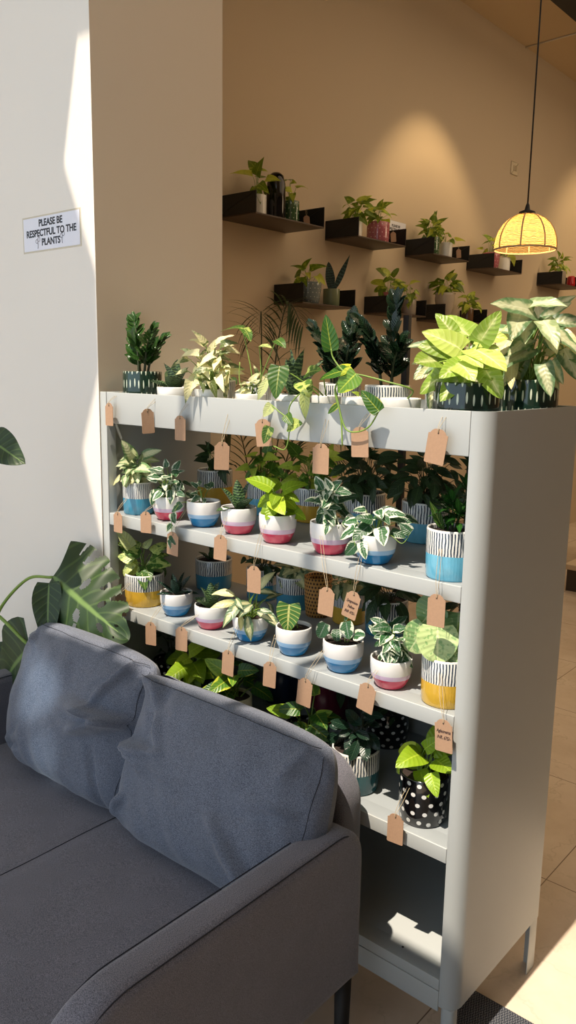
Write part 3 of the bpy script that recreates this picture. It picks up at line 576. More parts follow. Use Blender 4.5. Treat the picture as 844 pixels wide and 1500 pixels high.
# --- lower shelf
z3=ZS[3]
plant('pothos_plant','lime and yellow pothos rising behind the sofa back, in a navy pot',G3,-.935,.095,z3,'cyl','navy',.058,.105,'neon',61,n=18,H=.11,R=.065,Lm=.085,mat='neon')
plant('leafy_plant','black pot with thin stems in the shade at the wall end of the lower shelf',G3,-1.12,.17,z3,'cyl','polka',.05,.105,'dark',62,n=10,H=.10,R=.06)
plant('pothos_plant','yellow edged pothos in a cream rimmed pot behind the sofa cushions',G3,-.755,.095,z3,'cyl','cream',.055,.110,'yedge',63,n=14,H=.10,R=.06,Lm=.085)
plant('pothos_plant','green pothos with yellow leaf edges in a dotted black pot behind the sofa cushion corner',G3,-.480,.095,z3,'cyl','polka',.06,.106,'yedge',64,n=12,H=.075,R=.07,Lm=.07)
plant('zz_plant','blackish green leafy plant in a dark teal striped pot beside the sofa backrest',G3,-.312,.085,z3,'cyl','deepteal',.060,.106,'raven',65,n=32,H=.10,R=.045,Lm=.05)
plant('pothos_plant','bright lime pothos in a black pot with white dots on the lower shelf',G3,-.110,.078,z3,'cyl','polka',.057,.115,'neon',66,n=15,H=.085,R=.045,Lm=.075)
plant('leafy_plant','empty looking black dotted pot in the shade at the back of the lower shelf',G3,-.39,.345,z3,'cyl','polka',.059,.10,'dark',67,n=6,H=.03)
plant('leafy_plant','burgundy pot in the shade at the back of the lower shelf',G3,-.60,.35,z3,'cyl','burgundy',.06,.12,'dark',68,n=10,H=.03)
plant('leafy_plant','navy pot in the shade at the back of the lower shelf behind the sofa',G3,-.80,.36,z3,'cyl','navy',.058,.12,'dark',69,n=14,H=.05)

# ------------------------------------------------------------------ price tags
def price_tag(x,z,w,h,ang,yaw,target,label,text=None,y=-.020,group='kraft paper price tags'):
    # target: where the string is tied (world)
    P=empty('price_tag',(x,y,z),label,'price tag',group,yaw)
    b=MB(); c,s=math.cos(ang),math.sin(ang)
    hw,hh=w/2,h/2; sh=h*.15
    pr=[(-hw+.002,-hh),(hw-.002,-hh),(hw,-hh+.002),(hw,hh-sh),(hw*.82,hh-sh+.001),(hw*.66,hh-sh*.45),(hw*.42,hh-.001),(hw*.2,hh),(-hw*.2,hh),(-hw*.42,hh-.001),(-hw*.66,hh-sh*.45),(-hw*.82,hh-sh+.001),(-hw,hh-sh),(-hw,-hh+.002)]
    pr=[(p[0]*c-p[1]*s,p[0]*s+p[1]*c) for p in pr]
    b.poly(pr[::-1],.0011,'y',-.0005); b.build('card',M['kraft'],P,False)
    hole=V((-(hh-.008)*s,0,(hh-.008)*c)); b=MB(); b.tube([hole+V((0,-.0012,0)),hole+V((0,.001,0))],.0017,n=12); b.build('punched_hole',M['ink'],P)
    # string
    T_=V(target)-V((x,y,z)); R_=Matrix.Rotation(-yaw,3,'Z'); tl=R_@T_
    b=MB(); top=hole+V((0,0,.010))
    for sgn in (-1,1):
        mid=top.lerp(tl,.45)+V((sgn*.004,-.003,0))
        b.tube(smooth_pts([hole+V((0,-.0016,0)),top+V((sgn*.0015,-.001,0)),mid,tl+V((sgn*.003,0,0))],5),.0006,n=4)
    b.build('string',M['string'],P)
    if text:
        for t,dz,sz in text: text_mesh('handwriting',t,sz,M['ink'],P,(-dz*s,-.0008,dz*c),(PI/2,-ang,0),shear=.35,sx=.72,bold=.0001)
    return P
zt=1.5
TG=[(-1.150,1.437,.036,.066,0,.0,(-1.14,.02,1.503),'kraft price tag at the wall end of the top edge, under the dashed pot'),
(-.975,1.427,.036,.068,.05,1.25,(-.965,.02,1.503),'kraft price tag turned edge on, second from the wall on the top edge'),
(-.842,1.416,.042,.066,0,.0,(-.83,.02,1.503),'plain kraft price tag, third from the wall on the top edge'),
(-.684,1.355,.038,.072,-.03,.75,(-.68,.02,1.503),'twisted shaded price tag hanging below the fascia, fourth from the wall on the top edge'),
(-.541,1.423,.046,.066,.12,.1,(-.53,.02,1.503),'kraft price tag behind the trailing pothos leaf on the fascia'),
(-.362,1.375,.044,.070,0,.1,(-.362,.02,1.503),'darker kraft price tag hanging low below the middle of the fascia'),
(-.254,1.421,.046,.066,.06,.0,(-.24,.02,1.503),'sunlit kraft price tag within the loop of the vine on the fascia'),
(-.063,1.426,.046,.072,-.14,.0,(-.06,.022,1.503),'tilted sunlit price tag hanging under the big dashed bowl at the near corner'),
(-1.120,1.122,.040,.062,0,.0,(-1.123,.018,1.19),'price tag on the lip of the upper shelf under the teal striped pot'),
(-.991,1.140,.036,.062,0,.3,(-.985,.012,1.19),'price tag on the lip of the upper shelf under the second pot from the wall'),
(-.877,1.096,.046,.066,-.06,.0,(-.862,.016,1.19),'pale price tag under the sparse trailing pothos on the upper shelf'),
(-.689,1.115,.040,.068,-.05,.2,(-.702,.014,1.19),'price tag under the snake plant with one upright leaf'),
(-.568,1.052,.040,.070,0,.2,(-.56,.006,1.19),'price tag hung on a long string below the bright lime pothos, against the aglaonema'),
(-.336,1.043,.042,.068,-.08,.1,(-.375,.004,1.19),'dark kraft price tag hanging beside the handwritten one below the upper shelf'),
(-.263,1.050,.038,.066,-.25,.1,(-.25,.002,1.19),'tilted handwritten price tag on the upper shelf reading Syngonium Yellow'),
(-.044,1.084,.040,.070,0,.1,(-.055,.004,1.21),'price tag under the sky blue striped pot beside the end panel'),
(-1.116,.870,.034,.070,0,.6,(-1.12,.016,.93),'narrow price tag at the wall end of the middle shelf'),
(-.977,.813,.036,.070,0,.3,(-.965,.02,.90),'price tag under the blue green snake plant on the middle shelf'),
(-.844,.829,.038,.070,-.02,.3,(-.81,.01,.90),'price tag under the curled dwarf snake plant'),
(-.660,.807,.040,.070,-.06,.1,(-.655,.012,.90),'price tag under the cream splashed aglaonema'),
(-.511,.815,.036,.068,-.04,.25,(-.52,.012,.91),'price tag under the pot with the single heart shaped leaf'),
(-.396,.801,.042,.072,-.10,.1,(-.36,.005,.91),'price tag under the small pothos with five leaves'),
(-.213,.841,.045,.070,-.16,.0,(-.20,.0,.905),'creased price tag under the curly white edged pothos'),
(-.011,.814,.042,.072,.07,.0,(-.04,.004,.94),'handwritten price tag overlapping the end post, reading Aglaonema 675'),
(-.121,.552,.040,.072,0,.1,(-.115,.018,.64),'single price tag on the lip of the lower shelf under the dotted black pot')]
for i,t in enumerate(TG):
    tx=None
    if i==14: tx=[('Syngonium',.008,.0095),('Yellow',-.005,.0095),('INR 475/-',-.018,.0095)]
    if i==23: tx=[('Aglaonema',.010,.0105),('INR, 675/-',-.004,.0105)]
    price_tag(*t[:7],t[7],tx)

# ------------------------------------------------------------------ sofa
def fabric(name,c,c2,bl=.0):
    n=NT(name); o=n.obj(); a=n.noise(800,n.mapping(o,(.5,1,1)),2,.6); b_=n.noise(9,o,3)
    c_=n.mix(n.ss(a,.32,.68),c,c2); hs=n.new('ShaderNodeHueSaturation'); n.link(n.M('MULTIPLY_ADD',b_,.35,.83),hs.inputs['Value']); n.link(c_,hs.inputs['Color']); n.base(hs.outputs[0])
    n.set(Roughness=.9,Sheen_Weight=.25,Sheen_Roughness=.5); n.bump(a,.0008,.5); return n.m
fs=fabric('sofa_fabric',lin(74,75,85),lin(126,125,136)); fc=fabric('cushion_fabric',lin(62,68,82),lin(118,124,138))
thread=simple('stitching',lin(40,42,50),.9)
so=empty('sofa',(-.78,-.5,0),'dark grey two seat fabric sofa in front of the plant shelf','sofa')
O=V((-.78,-.5,0))
def loc(b): b.v=[tuple(V(p)-O) for p in b.v]; return b
def armprof(y0,y1,z0,z1,r1,r2):
    out=[(y0,z0),(y1,z0)]
    for k in range(9):
        t=PI/2*k/8; out.append((y1-r1+r1*math.cos(t),z1-r1+r1*math.sin(t)))
    for k in range(13):
        t=PI/2+PI/2*k/12; out.append((y0+r2+r2*math.cos(t),z1-r2+r2*math.sin(t)))
    # resample long edges
    res=[]
    for i in range(len(out)):
        p,q=V(out[i]),V(out[(i+1)%len(out)]); m=max(1,int((q-p).length/.04))
        for k in range(m): res.append(tuple(p.lerp(q,k/m)))
    return res
for xa,xb in ((-.197,-.117),(-1.495,-1.415)):
    b=MB(); b.extr(armprof(-.93,-.140,.255,.625,.075,.16),xa,xb,.022,5,'x'); loc(b).build('armrest',fs,so,'auto')
    b=MB(); pr=[(y,z) for y,z in armprof(-.91,-.160,.275,.605,.068,.15) if z>.30]
    for xs in (xa+.006,xb-.006):
        pts=[(xs+0,y,z+.0165) for y,z in pr if z>.56]
        if pts: b.tube(pts,.0013,n=5)
    loc(b).build('seam',thread,so)
b=MB(); b.rbox(-1.415,-.197,-.90,-.13,.255,.33,.02,'x'); loc(b).build('base',fs,so)
b=MB(); xs=[]; N=40
b.extr([(p[0],p[1]) for p in rrect(-1.49,-.200,.27,.705,.11,8)],-.125,-.032,.02,4,'y'); loc(b).build('backrest',fs,so)
# seat cushion, gently crowned with a centre seam
b=MB(); rows=[]; nx,ny=60,36
for j in range(ny+1):
    row=[]
    for i in range(nx+1):
        x=-1.413+(1.214)*i/nx; y=-.905+(.78)*j/ny; a=2*i/nx-1; c=2*j/ny-1
        z=.412+.022*(1-a**4)*(1-c**6)-.006*math.exp(-((x+.79)/.008)**2)+.004*noise.noise(V((x*4,y*4,1)))
        if j==0: z-=.03
        row.append(b.add((x,y,z)))
    rows.append(row)
b.grid(rows)
n0=len(b.v)
bot=[[b.add((b.v[i][0],b.v[i][1],.331)) for i in r_] for r_ in (rows[0],rows[-1])]
b.grid([bot[0],rows[0]]); b.grid([rows[-1],bot[1]])
loc(b).build('seat',fs,so)
b=MB(); b.tube([(-.79,-.90+.02*k,.4335+.004*noise.noise(V((-.79*4,(-.9+.02*k)*4,1)))-.003) for k in range(1,36)],.0011,n=5); loc(b).build('seam',thread,so)
for x,y in ((-.142,-.175),(-.142,-.86),(-1.455,-.19),(-1.455,-.86)):
    b=MB(); b.tube([(x,y,0),(x,y,.256)],.014,.019,20); loc(b).build('leg',M['black'],so)
def cushion(cx,cy,cz,w,h,t,tilt,seed,label,ear=None,yaw=0):
    c=empty('back_cushion',(cx,cy,cz),label,'cushion','loose back cushions on the sofa',yaw)
    b=MB(); nx,nz=72,56; R_=Matrix.Rotation(tilt,3,'X'); rd=random.Random(seed)
    ridges=[]
    for k in range(20):
        ca,cb=rd.choice(((-1,1),(1,1),(1,-1),(-1,-1),(1,.2),(-1,.1))); an=math.atan2(-cb,-ca)+rd.uniform(-.5,.5); ln=rd.uniform(.3,1.0)
        a0,b0=ca*rd.uniform(.78,.98),cb*rd.uniform(.75,.98); ridges.append((a0,b0,a0+ln*math.cos(an),b0+ln*math.sin(an),rd.uniform(.03,.06),rd.uniform(-.034,.018)))
    def wr(a,bb):
        s_=0
        for a0,b0,a1,b1,wd,am in ridges:
            dx,dy=a1-a0,b1-b0; l2=dx*dx+dy*dy; tt=max(0,min(1,((a-a0)*dx+(bb-b0)*dy)/l2)); d=math.hypot(a-a0-dx*tt,bb-b0-dy*tt); s_+=am*math.exp(-(d/wd)**2)*math.sin(PI*min(1,tt*.8+.2))
        s_+=+.016*noise.noise(V((a*1.5+seed,bb*1.7,seed)))+.007*noise.noise(V((a*5+seed,bb*3+a*3,seed)))
        return s_
    for side in (-1,1):
        rows=[]
        for j in range(nz+1):
            row=[]
            for i in range(nx+1):
                u=-1+2*i/nx; v=-1+2*j/nz; a=math.sin(u*PI/2)*.55+u*.45; bb=math.sin(v*PI/2)*.55+v*.45
                e=max(0,(1-abs(a)**3.2))**.5*max(0,(1-abs(bb)**3.5))**.5
                th=t/2*e*(1+.18*(-bb))
                # rounded corners
                k=1-.075*(abs(a)**4*abs(bb)**4); 
                if bb<0: k=1-.01*abs(a)**4*abs(bb)**4
                x=a*w/2*k*(1+.02*(1-bb*bb)); z=bb*h/2*k*(1+.03*(1-a*a))
                y=side*th+ (wr(a,bb)*min(1,e*2.2) if side<0 else 0)
                if ear:
                    q=math.exp(-(((a-ear[0])/.16)**2+((bb-ear[1])/.13)**2)); x+=ear[2]*q; z+=ear[3]*q; y-=.035*q*(1 if side<0 else -.3)
                    q2=math.exp(-(((a-ear[0]*.70)/.07)**2+((bb-.62)/.28)**2)); y+=.022*q2*(side<0)
                p=R_@V((x,y,z)); row.append(b.add(p,((a+1)/2,(bb+1)/2)))
            rows.append(row)
        b.grid(rows if side<0 else [r_[::-1] for r_ in rows])
    o_=b.build('cover',fc,c)
    # seam around the edge
    b=MB(); pts=[]
    for sgn in (1,):
        for k in range(30):
            a=-0.9+1.8*k/29; bb=.92; e=max(0,(1-abs(a)**3.2))**.5*max(0,(1-abs(bb)**3.5))**.5; th=t/2*e*(1+.18*(-bb))
            y=-th+wr(a,bb)*min(1,e*2.2)
            x=a*w/2*(1+.02*(1-bb*bb)); z=bb*h/2*(1+.03*(1-a*a)); 
            if ear:
                q=math.exp(-(((a-ear[0])/.16)**2+((bb-ear[1])/.13)**2)); x+=ear[2]*q; z+=ear[3]*q; y-=.035*q
            pts.append(R_@V((x,y,z)))
    b.tube(pts,.0008,n=5)
    pts=[]
    for k in range(26):
        bb=-.85+1.7*k/25; a=.93; e=max(0,(1-abs(a)**3.2))**.5*max(0,(1-abs(bb)**3.5))**.5; th=t/2*e*(1+.18*(-bb)); pts.append(R_@V((a*w/2*(1+.02*(1-bb*bb)),-th+wr(a,bb)*min(1,e*2.2),bb*h/2*(1+.03*(1-a*a)))))
    b.tube(pts,.0008,n=5); b.build('seam',thread,c)
    return c
cushion(-.462,-.238,.616,.605,.385,.20,-.30,3,'plump dark blue grey back cushion at the near end of the sofa, beside the armrest',ear=(-.93,.93,-.012,.012))
cushion(-1.030,-.228,.634,.565,.40,.20,-.30,8,'dark blue grey back cushion at the wall end of the sofa, under the monstera leaf')

# ------------------------------------------------------------------ monstera
def perf_leaf(name,P,base,tip,up,wd,seed,mat,curl=.6):
    # big split leaf: a grid with holes beside the midrib and slits cut from the margin
    b=MB(); B,T_=V(base),V(tip); Dv=(T_-B); Ln=Dv.length; Dv.normalize(); S=Dv.cross(V(up)).normalized(); N=S.cross(Dv).normalized()
    nt,ns=84,28; idx=[]; rd=random.Random(seed); pos=[]
    for i in range(nt+1):
        t=i/nt; w=wd/2*PROF['heart'](t); row=[]; pr=[]
        for j in range(-ns,ns+1):
            q=j/ns; ang=curl*abs(q); ph=.9*(t-.3)
            p=B+Dv*(Ln*t*(1-.08*t))-N*(.10*Ln*t*t)+S*(w*q*math.cos(ang*.6))-N*(w*abs(q)*math.sin(ang)*.8)+N*(.012*math.sin(t*30)*abs(q)*wd*3)
            p=p-Dv*(.28*Ln*abs(q)**1.4*(1-t)**2.2*min(1,t*12))+Dv*(.12*Ln*abs(q)*t)
            row.append(b.add(p,((q+1)/2,t),.5))
        idx.append(row)
    for i in range(nt):
        for j in range(2*ns):
            q=(j+.5)/ns-1; t=(i+.5)/nt; aq=abs(q); tt=(t-.10*aq+(.03 if q>0 else 0))*7.2; fr=tt-math.floor(tt); k=int(math.floor(tt))
            cut=False
            if .16<t<.93:
                if aq>.50+.12*((k*7)%3) and abs(fr-.5)<.08+.22*(aq-.5): cut=True
                if ((aq-.32)/.15)**2+((fr-.5)/.24)**2<1 and (k+(q>0))%2==0: cut=True
            if not cut: b.f.append((idx[i][j],idx[i][j+1],idx[i+1][j+1],idx[i+1][j]))
    return b.build(name,mat,P)
mo=empty('monstera_plant',(-1.74,-.22,0),'large monstera beside the sofa, its split leaf arching over the back cushion','potted plant'); o=(-1.74,-.22,0)
zc=pot(mo,'cyl',.14,.28,simple('glaze_charcoal',lin(60,60,62),.4,var=.1))
b=MB()
b.tube(smooth_pts([A(-1.72,-.2,.26),A(-1.66,-.13,.62),A(-1.62,-.14,.76),A(-1.47,-.12,.90),A(-1.302,-.13,.942)],8),.0065,.0045,8)
b.tube(smooth_pts([A(-1.75,-.24,.26),A(-1.68,-.26,.60),A(-1.50,-.25,.82),A(-1.33,-.20,.735)],8),.0065,.005,8)
b.tube(smooth_pts([A(-1.75,-.24,.26),A(-1.60,-.35,.80),A(-1.45,-.36,1.20),A(-1.31,-.30,1.36)],8),.0065,.005,8)
b.tube(smooth_pts([A(-1.72,-.2,.26),A(-1.62,-.15,.60),A(-1.56,-.15,.68)],8),.0065,.005,8)
b.build('stem',M['stem'],mo)
perf_leaf('leaf_blade',mo,A(-1.300,-.13,.945),A(-.970,-.150,.845),(.40,-.85,.35),.29,3,L['monstera'],.35)
lb=MB(); lb.leaf(A(-1.29,-.15,.93),(.06,-.06,-.16),(.6,-.8,.1),.19,.09,'heart',.1,.4,.3,.05,.4,nt=14,ns=6); lb.build('leaf_blade',L['monstera'],mo)
lb=MB(); lb.leaf(A(-1.33,-.20,.73),(-.15,-.03,-.14),(.5,-.7,.6),.24,.24,'heart',.2,.4,.1,.05,.4,nt=14,ns=6); lb.build('leaf_blade',L['monstera'],mo)
lb=MB(); lb.leaf(A(-1.31,-.30,1.365),(.13,.0,-.04),(.2,-.9,.6),.14,.10,'heart',.2,.5,.1,.05,.3,nt=14,ns=6); lb.build('leaf_blade',L['monstera'],mo)
lb=MB(); lb.leaf(A(-1.56,-.15,.68),(.10,-.04,-.10),(.4,-.8,.4),.20,.16,'heart',.2,.5,.1,.05,.3,nt=14,ns=6); lb.build('leaf_blade',L['monstera'],mo)

# ------------------------------------------------------------------ palm behind the shelf
pa=empty('palm_plant',(-1.36,.86,0),'tall palm with thin arching fronds in a floor pot behind the shelf unit','potted plant')
pot(pa,'cyl',.15,.28,simple('glaze_charcoal',lin(60,60,62),.4))
sb=MB(); lb=MB(); rd=random.Random(4)
for az,reach,H in ((-.9,.16,1.76),(-.1,.22,1.79),(2.4,.25,1.5),(-1.7,.22,1.35),(.5,.30,1.3),(-.6,.35,1.2),(-1.2,.25,1.05),(1.6,.3,1.45),(.1,.40,1.42)):
    u_=V((math.cos(az),math.sin(az),0)); pts=smooth_pts([V((0,0,.27)),u_*reach*.2+V((0,0,H*.75)),u_*reach*.55+V((0,0,H)),u_*reach+V((0,0,H-.06))],10); sb.tube(pts,.004,.0012)
    N=len(pts)
    for k in range(int(N*.45),N):
        ax=(pts[min(k+1,N-1)]-pts[k-1]).normalized(); sd=ax.cross(V((0,0,1))).normalized()
        for s_ in (-1,1):
            lb.leaf(pts[k],sd*s_*.8+ax*.8+V((0,0,.1)),V((0,0,1)),.16*rd.uniform(.8,1.1),.009,'lance',0,.9,.2,0,rd.random(),nt=6,ns=1)
sb.build('stem',M['darkstem'],pa); lb.build('frond',L['palm'],pa)

# black stand seen through the back of the shelf
st=empty('metal_stand',(-.78,1.2,0),'tall black metal stand behind the shelf unit','stand')
for x in (-.15,.15):
    b=MB(); b.rbox(x-.012,x+.012,-.012,.012,0,1.78 if x<0 else 1.40,.002,'z'); b.build('post',M['black'],st,'auto')
for z in (1.0,1.385):
    b=MB(); b.rbox(-.139,.139,-.010,.010,z-.012,z+.012,.002,'x'); b.build('crossbar',M['black'],st,'auto')

# ------------------------------------------------------------------ wall shelves and their plants
def wall_shelf(y0,y1,z,label,x1=-2.17):
    s=empty('wall_shelf',(-2.4,(y0+y1)/2,z),label,'wall shelf','black metal shelves on the far wall'); hl=(y1-y0)/2; dp=x1+2.4
    b=MB(); b.rbox(0.0005,dp,-hl,hl,0,.008,.001,'y'); b.build('board',simple('shelf_underside',lin(74,58,44),.5),s,'auto')
    for yy in (-hl,hl-.005): b=MB(); b.rbox(0.0005,dp,yy,yy+.005,.0085,.112,.001,'y'); b.build('end_plate',M['black'],s,'auto')
wall_shelf(1.62,2.17,2.335,'black wall shelf holding the glossy black vase, upper row beside the pillar',-2.12)
wall_shelf(2.529,3.04,2.340,'black wall shelf with the dotted pink pot, upper row',-2.15)
wall_shelf(3.414,3.90,2.340,'black wall shelf third along the upper row, with a green and a white pot')
wall_shelf(4.278,4.76,2.335,'black wall shelf behind the pendant lamp')
wall_shelf(5.554,6.06,2.325,'black wall shelf with the glossy red pot, beyond the pendant lamp')
wall_shelf(2.072,2.56,1.930,'black wall shelf with the sage green pot, lower row',-2.18)
wall_shelf(2.954,3.40,1.928,'black wall shelf above the zz plants, lower row with the pink pot',-2.2)
wall_shelf(3.598,4.22,1.918,'black wall shelf with the white vase, lower row')
LW=dict(n=22,H=.12,R=.075,Lm=.085,ratio=.62,front=.4,mat='walllime')
def wp(lab,y,z,kind,var,r,h,seed,style='lime',x=-2.27,**k):
    a=dict(LW); a.update(k)
    if style in('snake','none'): a=k
    return plant('potted_plant',lab,GW,x,y,z+.009,kind,var,r,h,style,seed,**a)
za,zb=2.335,1.93
wp('lime pothos in a white pot beside the glossy black vase on the wall shelf',1.79,za,'cyl','white',.048,.12,71,n=12,H=.14,Lm=.11)
wp('pothos in a dotted green pot beside the glossy black vase',2.06,za,'cyl','greendot',.047,.13,72,n=9,H=.12)
wp('lime plant in a white pot beside the dotted pink pot',2.66,2.34,'cyl','white',.042,.12,73,n=26)
wp('lime plant in a dotted pink pot on the second upper wall shelf',2.90,2.34,'cyl','pinkdot',.072,.13,74,n=20)
wp('lime plant in a green pot on the third upper wall shelf',3.53,2.34,'cyl','greendot',.065,.12,75,n=30)
wp('lime plant in a small white pot on the third upper wall shelf',3.74,2.34,'cyl','white',.045,.11,76,n=9,H=.09)
wp('lime plant in a pink pot on the wall shelf behind the pendant lamp',4.42,2.335,'low','pinkdot',.07,.12,77,n=14)
wp('small plant in a white pot on the wall shelf behind the pendant lamp',4.65,2.335,'cyl','white',.045,.11,78,n=8,H=.08)
wp('green plant in a grey pot on the wall shelf with the red pot',5.72,2.325,'cyl','grey',.06,.12,79,n=20,H=.14,R=.1)
wp('drooping plant in a grey blue dotted pot on the lower wall shelf',2.225,zb,'low','bluedot',.075,.12,80,n=11,H=.10,Lm=.095)
P,zc=wp('snake plant with two tall leaves in a sage green pot on the lower wall shelf',2.44,zb,'cyl','sage',.05,.10,81,style='none')
extra(P,[],[((0,0,.09),(-.02,-.01,.26),.06,(.6,-.7,0),'snake',0,.1),((.01,.01,.09),(.06,.09,.30),.035,(.6,-.7,0),'lance',0,-.5)],L['darksnake'])
wp('round leaved plant in a pink pot on the lower wall shelf above the zz plants',3.07,1.928,'cyl','pink',.068,.13,82,n=16,prof='round',Lm=.09)
wp('leafy plant in a grey pot on the lower wall shelf, next to the pink pot',3.28,1.928,'cyl','grey',.055,.10,83,n=14)
wp('bushy lime plant in a tall white vase on the lower wall shelf',3.76,1.918,'vase','paleclay',.072,.19,84,n=28,H=.12,R=.1)
wp('small leafy plant in a brown pot at the end of the lower wall shelf',4.10,1.918,'cyl','brown',.045,.10,85,n=18,H=.10)
# black vase
b=MB(); b.lathe([(.03,0),(.045,.003),(.050,.02),(.052,.1),(.050,.20),(.040,.24),(.022,.255),(.0,.258)],36,capb=True)
tag(b.build('black_vase',simple('gloss_black',lin(8,8,9),.06,var=0),None,True,(-2.26,1.925,za+.009)),'tall rounded glossy black vase on the wall shelf beside the pillar','vase')
b=MB(); b.lathe([(.03,0),(.036,.003),(.038,.03),(.034,.09),(.026,.1),(.024,.05)],30,capb=True)
tag(b.build('red_pot',simple('gloss_red',lin(170,24,36),.1,var=0),None,True,(-2.25,5.95,2.325+.009)),'small glossy red pot on the last wall shelf beyond the pendant lamp','pot')
for x,y,z,lab in ((-2.205,2.12,2.375,'tiny price tag on the dotted green pot of the upper wall shelf'),(-2.19,2.955,2.395,'tiny price tag on the dotted pink pot of the wall shelf'),(-2.20,3.80,2.39,'tiny price tag on the small white pot of the third wall shelf')):
    price_tag(x,z,.035,.06,.1,.9,(x-.01,y+.004,z+.06),lab,y=y)
# ------------------------------------------------------------------ pendant lamp
pc=(-.845,1.982,2.10)
pe=empty('pendant_lamp',pc,'glowing woven dome pendant lamp hanging on a long black cord','pendant lamp')
n=NT('woven_rattan'); x_=n.xyz(n.obj()); wv=n.M('SINE',n.M('MULTIPLY_ADD',x_[2],1000,n.M('MULTIPLY',n.noise(30,n.obj()),14))); a=n.noise(60,n.mapping(n.obj(),(.3,.3,4)),3)
c=n.mix(n.ss(wv,-.5,.6),lin(150,100,45),lin(244,216,150)); n.base(n.mix(n.ss(a,.6,.7),c,lin(180,100,50))); n.set(Roughness=.7); n.bump(wv,.001,.5)
tr=n.new('ShaderNodeBsdfTranslucent'); n.link(c,tr.inputs[0]); mx=n.new('ShaderNodeMixShader'); mx.inputs[0].default_value=.75; n.link(n.b.outputs[0],mx.inputs[1]); n.link(tr.outputs[0],mx.inputs[2]); n.link(mx.outputs[0],n.out.inputs[0]); wov=n.m
prof=[(.131,.0),(.1315,.02),(.127,.05),(.116,.08),(.098,.108),(.074,.130),(.048,.143),(.026,.148)]
b=MB(); b.lathe(prof,64); b.build('shade',wov,pe)
rib=simple('shade_rib',lin(206,176,130),.8)
b=MB()
for k in range(8):
    a=k*PI/4+.3; b.tube([(r_*1.01*math.cos(a),r_*1.01*math.sin(a),z) for r_,z in prof],.0035,n=6)
b.tube([(.132*math.cos(2*PI*k/48),.132*math.sin(2*PI*k/48),.0) for k in range(49)],.004,n=6)
b.build('shade_frame',rib,pe)
b=MB(); b.lathe([(.036,.148),(.034,.158),(.012,.166),(.008,.185),(.004,.195)],24,capb=True,capt=True); b.build('canopy_cap',M['black'],pe)
b=MB(); b.tube([(0,0,.19),(0,0,4.137-pc[2]-.001)],.0035,n=8); b.build('cord',M['black'],pe)
b=MB(); b.tube([(0,0,.15),(0,0,.10)],.014,n=12); b.build('lamp_holder',M['black'],pe)
n=NT('bulb_glow'); n.set(Emission_Strength=30.0); n.b.inputs['Emission Color'].default_value=(1,.62,.22,1); n.base((1,.9,.7,1)); bulbm=n.m
b=MB(); b.lathe([(.001,.03),(.018,.034),(.027,.045),(.030,.06),(.026,.078),(.014,.095),(.012,.10)],24,capb=True,capt=True); b.build('bulb',bulbm,pe)

# ------------------------------------------------------------------ far platform, cabinet, mat
b=MB(); b.box(-1.40,3.0,4.2,5.6,0,.16); o_=b.build('platform_base',simple('dark_skirt',lin(62,52,44),.5),None,False)
pf=empty('seating_platform',(.5,4.9,0),'low pale platform with a dark plinth at the back of the room','platform'); o_.parent=pf; o_.location=(-.5,-4.9,0)
b=MB(); b.rbox(-1.92,2.5,-.72,.7,.1605,.20,.006,'x'); b.build('platform_top',simple('pale_slab',lin(206,188,160),.4),pf,'auto')
cb=empty('black_cabinet',(-1.0,5.2,.20),'black cabinet with thin pale lines on the far platform','cabinet')
b=MB(); b.rbox(-.6,2.0,-.2,.3,.001,.52,.006,'x'); b.build('cabinet_body',M['black'],cb,'auto')
b=MB()
for z in (.40,.45,.49): b.rbox(-.58,1.98,-.206,-.2,z,z+.008,.001,'x')
b.build('pale_trim',simple('pale_slab',lin(206,188,160),.4),cb,'auto')
n=NT('woven_mat'); g=n.obj(); x_=n.xyz(g); wv=n.M('MULTIPLY',n.M('SINE',n.M('MULTIPLY_ADD',x_[0],900,n.M('MULTIPLY',n.M('SINE',n.M('MULTIPLY',x_[1],420)),1.6))),n.M('SINE',n.M('MULTIPLY',x_[1],840)))
n.base(n.mix(n.ss(wv,-.05,.25),lin(36,42,54),lin(116,118,122))); n.set(Roughness=.95); n.bump(wv,.002,.8)
b=MB(); b.rbox(-.45,.45,-.30,.30,0,.008,.003,'x'); o_=b.build('floor_mat',n.m,None,'auto',(.41,-.045,.0005)); tag(o_,'dark blue grey woven floor mat at the foot of the shelf end panel','mat')

# ------------------------------------------------------------------ camera
f_,pi_,ro_,ya_=1173.4148,.1791,.0159,.7128
F=V((-math.sin(ya_)*math.cos(pi_),math.cos(ya_)*math.cos(pi_),-math.sin(pi_))); R_=F.cross(V((0,0,1))).normalized(); U=R_.cross(F)
R2=R_*math.cos(ro_)+U*math.sin(ro_); U2=-R_*math.sin(ro_)+U*math.cos(ro_)
cd=bpy.data.cameras.new('camera'); co=bpy.data.objects.new('camera',cd); col.objects.link(co)
m=Matrix((( R2.x,U2.x,-F.x),(R2.y,U2.y,-F.y),(R2.z,U2.z,-F.z))).to_4x4(); m.translation=V((.7738,-1.4453,1.5803)); co.matrix_world=m
cd.sensor_fit='VERTICAL'; cd.sensor_height=36; cd.sensor_width=24; cd.lens=f_*36/1500; cd.clip_start=.05; scene.camera=co

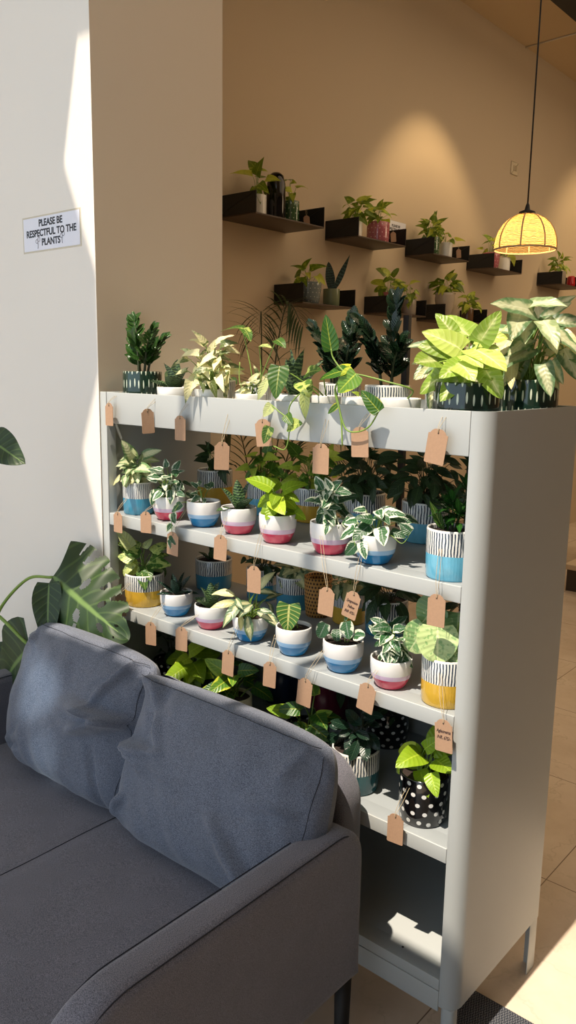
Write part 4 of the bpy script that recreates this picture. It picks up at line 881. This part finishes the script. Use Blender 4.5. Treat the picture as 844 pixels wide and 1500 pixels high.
# ------------------------------------------------------------------ light
def lamp(t,name,loc_,e,c,**k):
    l=bpy.data.lights.new(name,t); l.energy=e; l.color=c
    tgt=k.pop('target',None)
    for a,b_ in k.items(): setattr(l,a,b_)
    o_=bpy.data.objects.new(name,l); col.objects.link(o_); o_.location=loc_
    if tgt is not None: o_.rotation_euler=(V(tgt)-V(loc_)).to_track_quat('-Z','Y').to_euler()
    return o_
EL=math.radians(66)
s_=lamp('SUN','sun',(0,-5,8),6.6,(1,.87,.72),angle=.009); s_.rotation_euler=V((.01,math.cos(EL),-math.sin(EL))).to_track_quat('-Z','Y').to_euler()
lamp('POINT','pendant_bulb_light',(pc[0],pc[1],pc[2]+.03),2.6,(1,.78,.5),shadow_soft_size=.03)
warm=(1,.71,.38)
lamp('SPOT','wall_wash_spot',(-1.5,3.6,4.0),470,warm,spot_size=math.radians(72),spot_blend=.55,shadow_soft_size=.05,target=(-2.4,3.7,1.5))
lamp('SPOT','ceiling_spot',(-1.2,6.6,4.0),70,warm,spot_size=math.radians(80),spot_blend=.6,shadow_soft_size=.05,target=(-2.4,6.6,2.0))
lamp('AREA','interior_ceiling_light',(.6,4.2,4.05),50,(1,.80,.58),shape='RECTANGLE',size=4,size_y=5,target=(.6,4.2,0))
lamp('SPOT','floor_spot',(.6,2.2,4.0),60,(1,.72,.42),spot_size=math.radians(50),spot_blend=.5,shadow_soft_size=.05,target=(.5,2.2,0))
lamp('SPOT','cushion_patch_spot',(-.2,-2.6,2.3),330,(.82,.95,1),spot_size=math.radians(4.2),spot_blend=1,shadow_soft_size=.02,target=(-1.10,-.33,.70))  # three added spots imitate reflected light patches on the wall-end cushion
lamp('SPOT','cushion_patch_spot_low',(-.4,-2.6,2.2),150,(.82,.95,1),spot_size=math.radians(3.4),spot_blend=1,shadow_soft_size=.02,target=(-1.02,-.36,.55))
lamp('SPOT','cushion_patch_spot_high',(-.3,-2.6,2.4),150,(.82,.95,1),spot_size=math.radians(3.0),spot_blend=1,shadow_soft_size=.02,target=(-1.18,-.30,.75))
lamp('POINT','room_fill_light',(1.2,5.2,3.1),55,(1,.74,.46),shadow_soft_size=.6)  # added fill to brighten the ceiling, no fixture there
w=bpy.data.worlds.new('world'); scene.world=w; w.use_nodes=True; nt=w.node_tree; bg=nt.nodes['Background']
sky=nt.nodes.new('ShaderNodeTexSky'); sky.sky_type='HOSEK_WILKIE'; sky.sun_direction=(0,-math.cos(EL),math.sin(EL)); sky.turbidity=3
mxn=nt.nodes.new('ShaderNodeMix'); mxn.data_type='RGBA'; mxn.inputs[0].default_value=.75; nt.links.new(sky.outputs[0],mxn.inputs[6]); mxn.inputs[7].default_value=(.74,.86,1,1); nt.links.new(mxn.outputs[2],bg.inputs[0]); bg.inputs[1].default_value=1.6
scene.view_settings.view_transform='Standard'; scene.view_settings.look='None'; scene.view_settings.exposure=.1
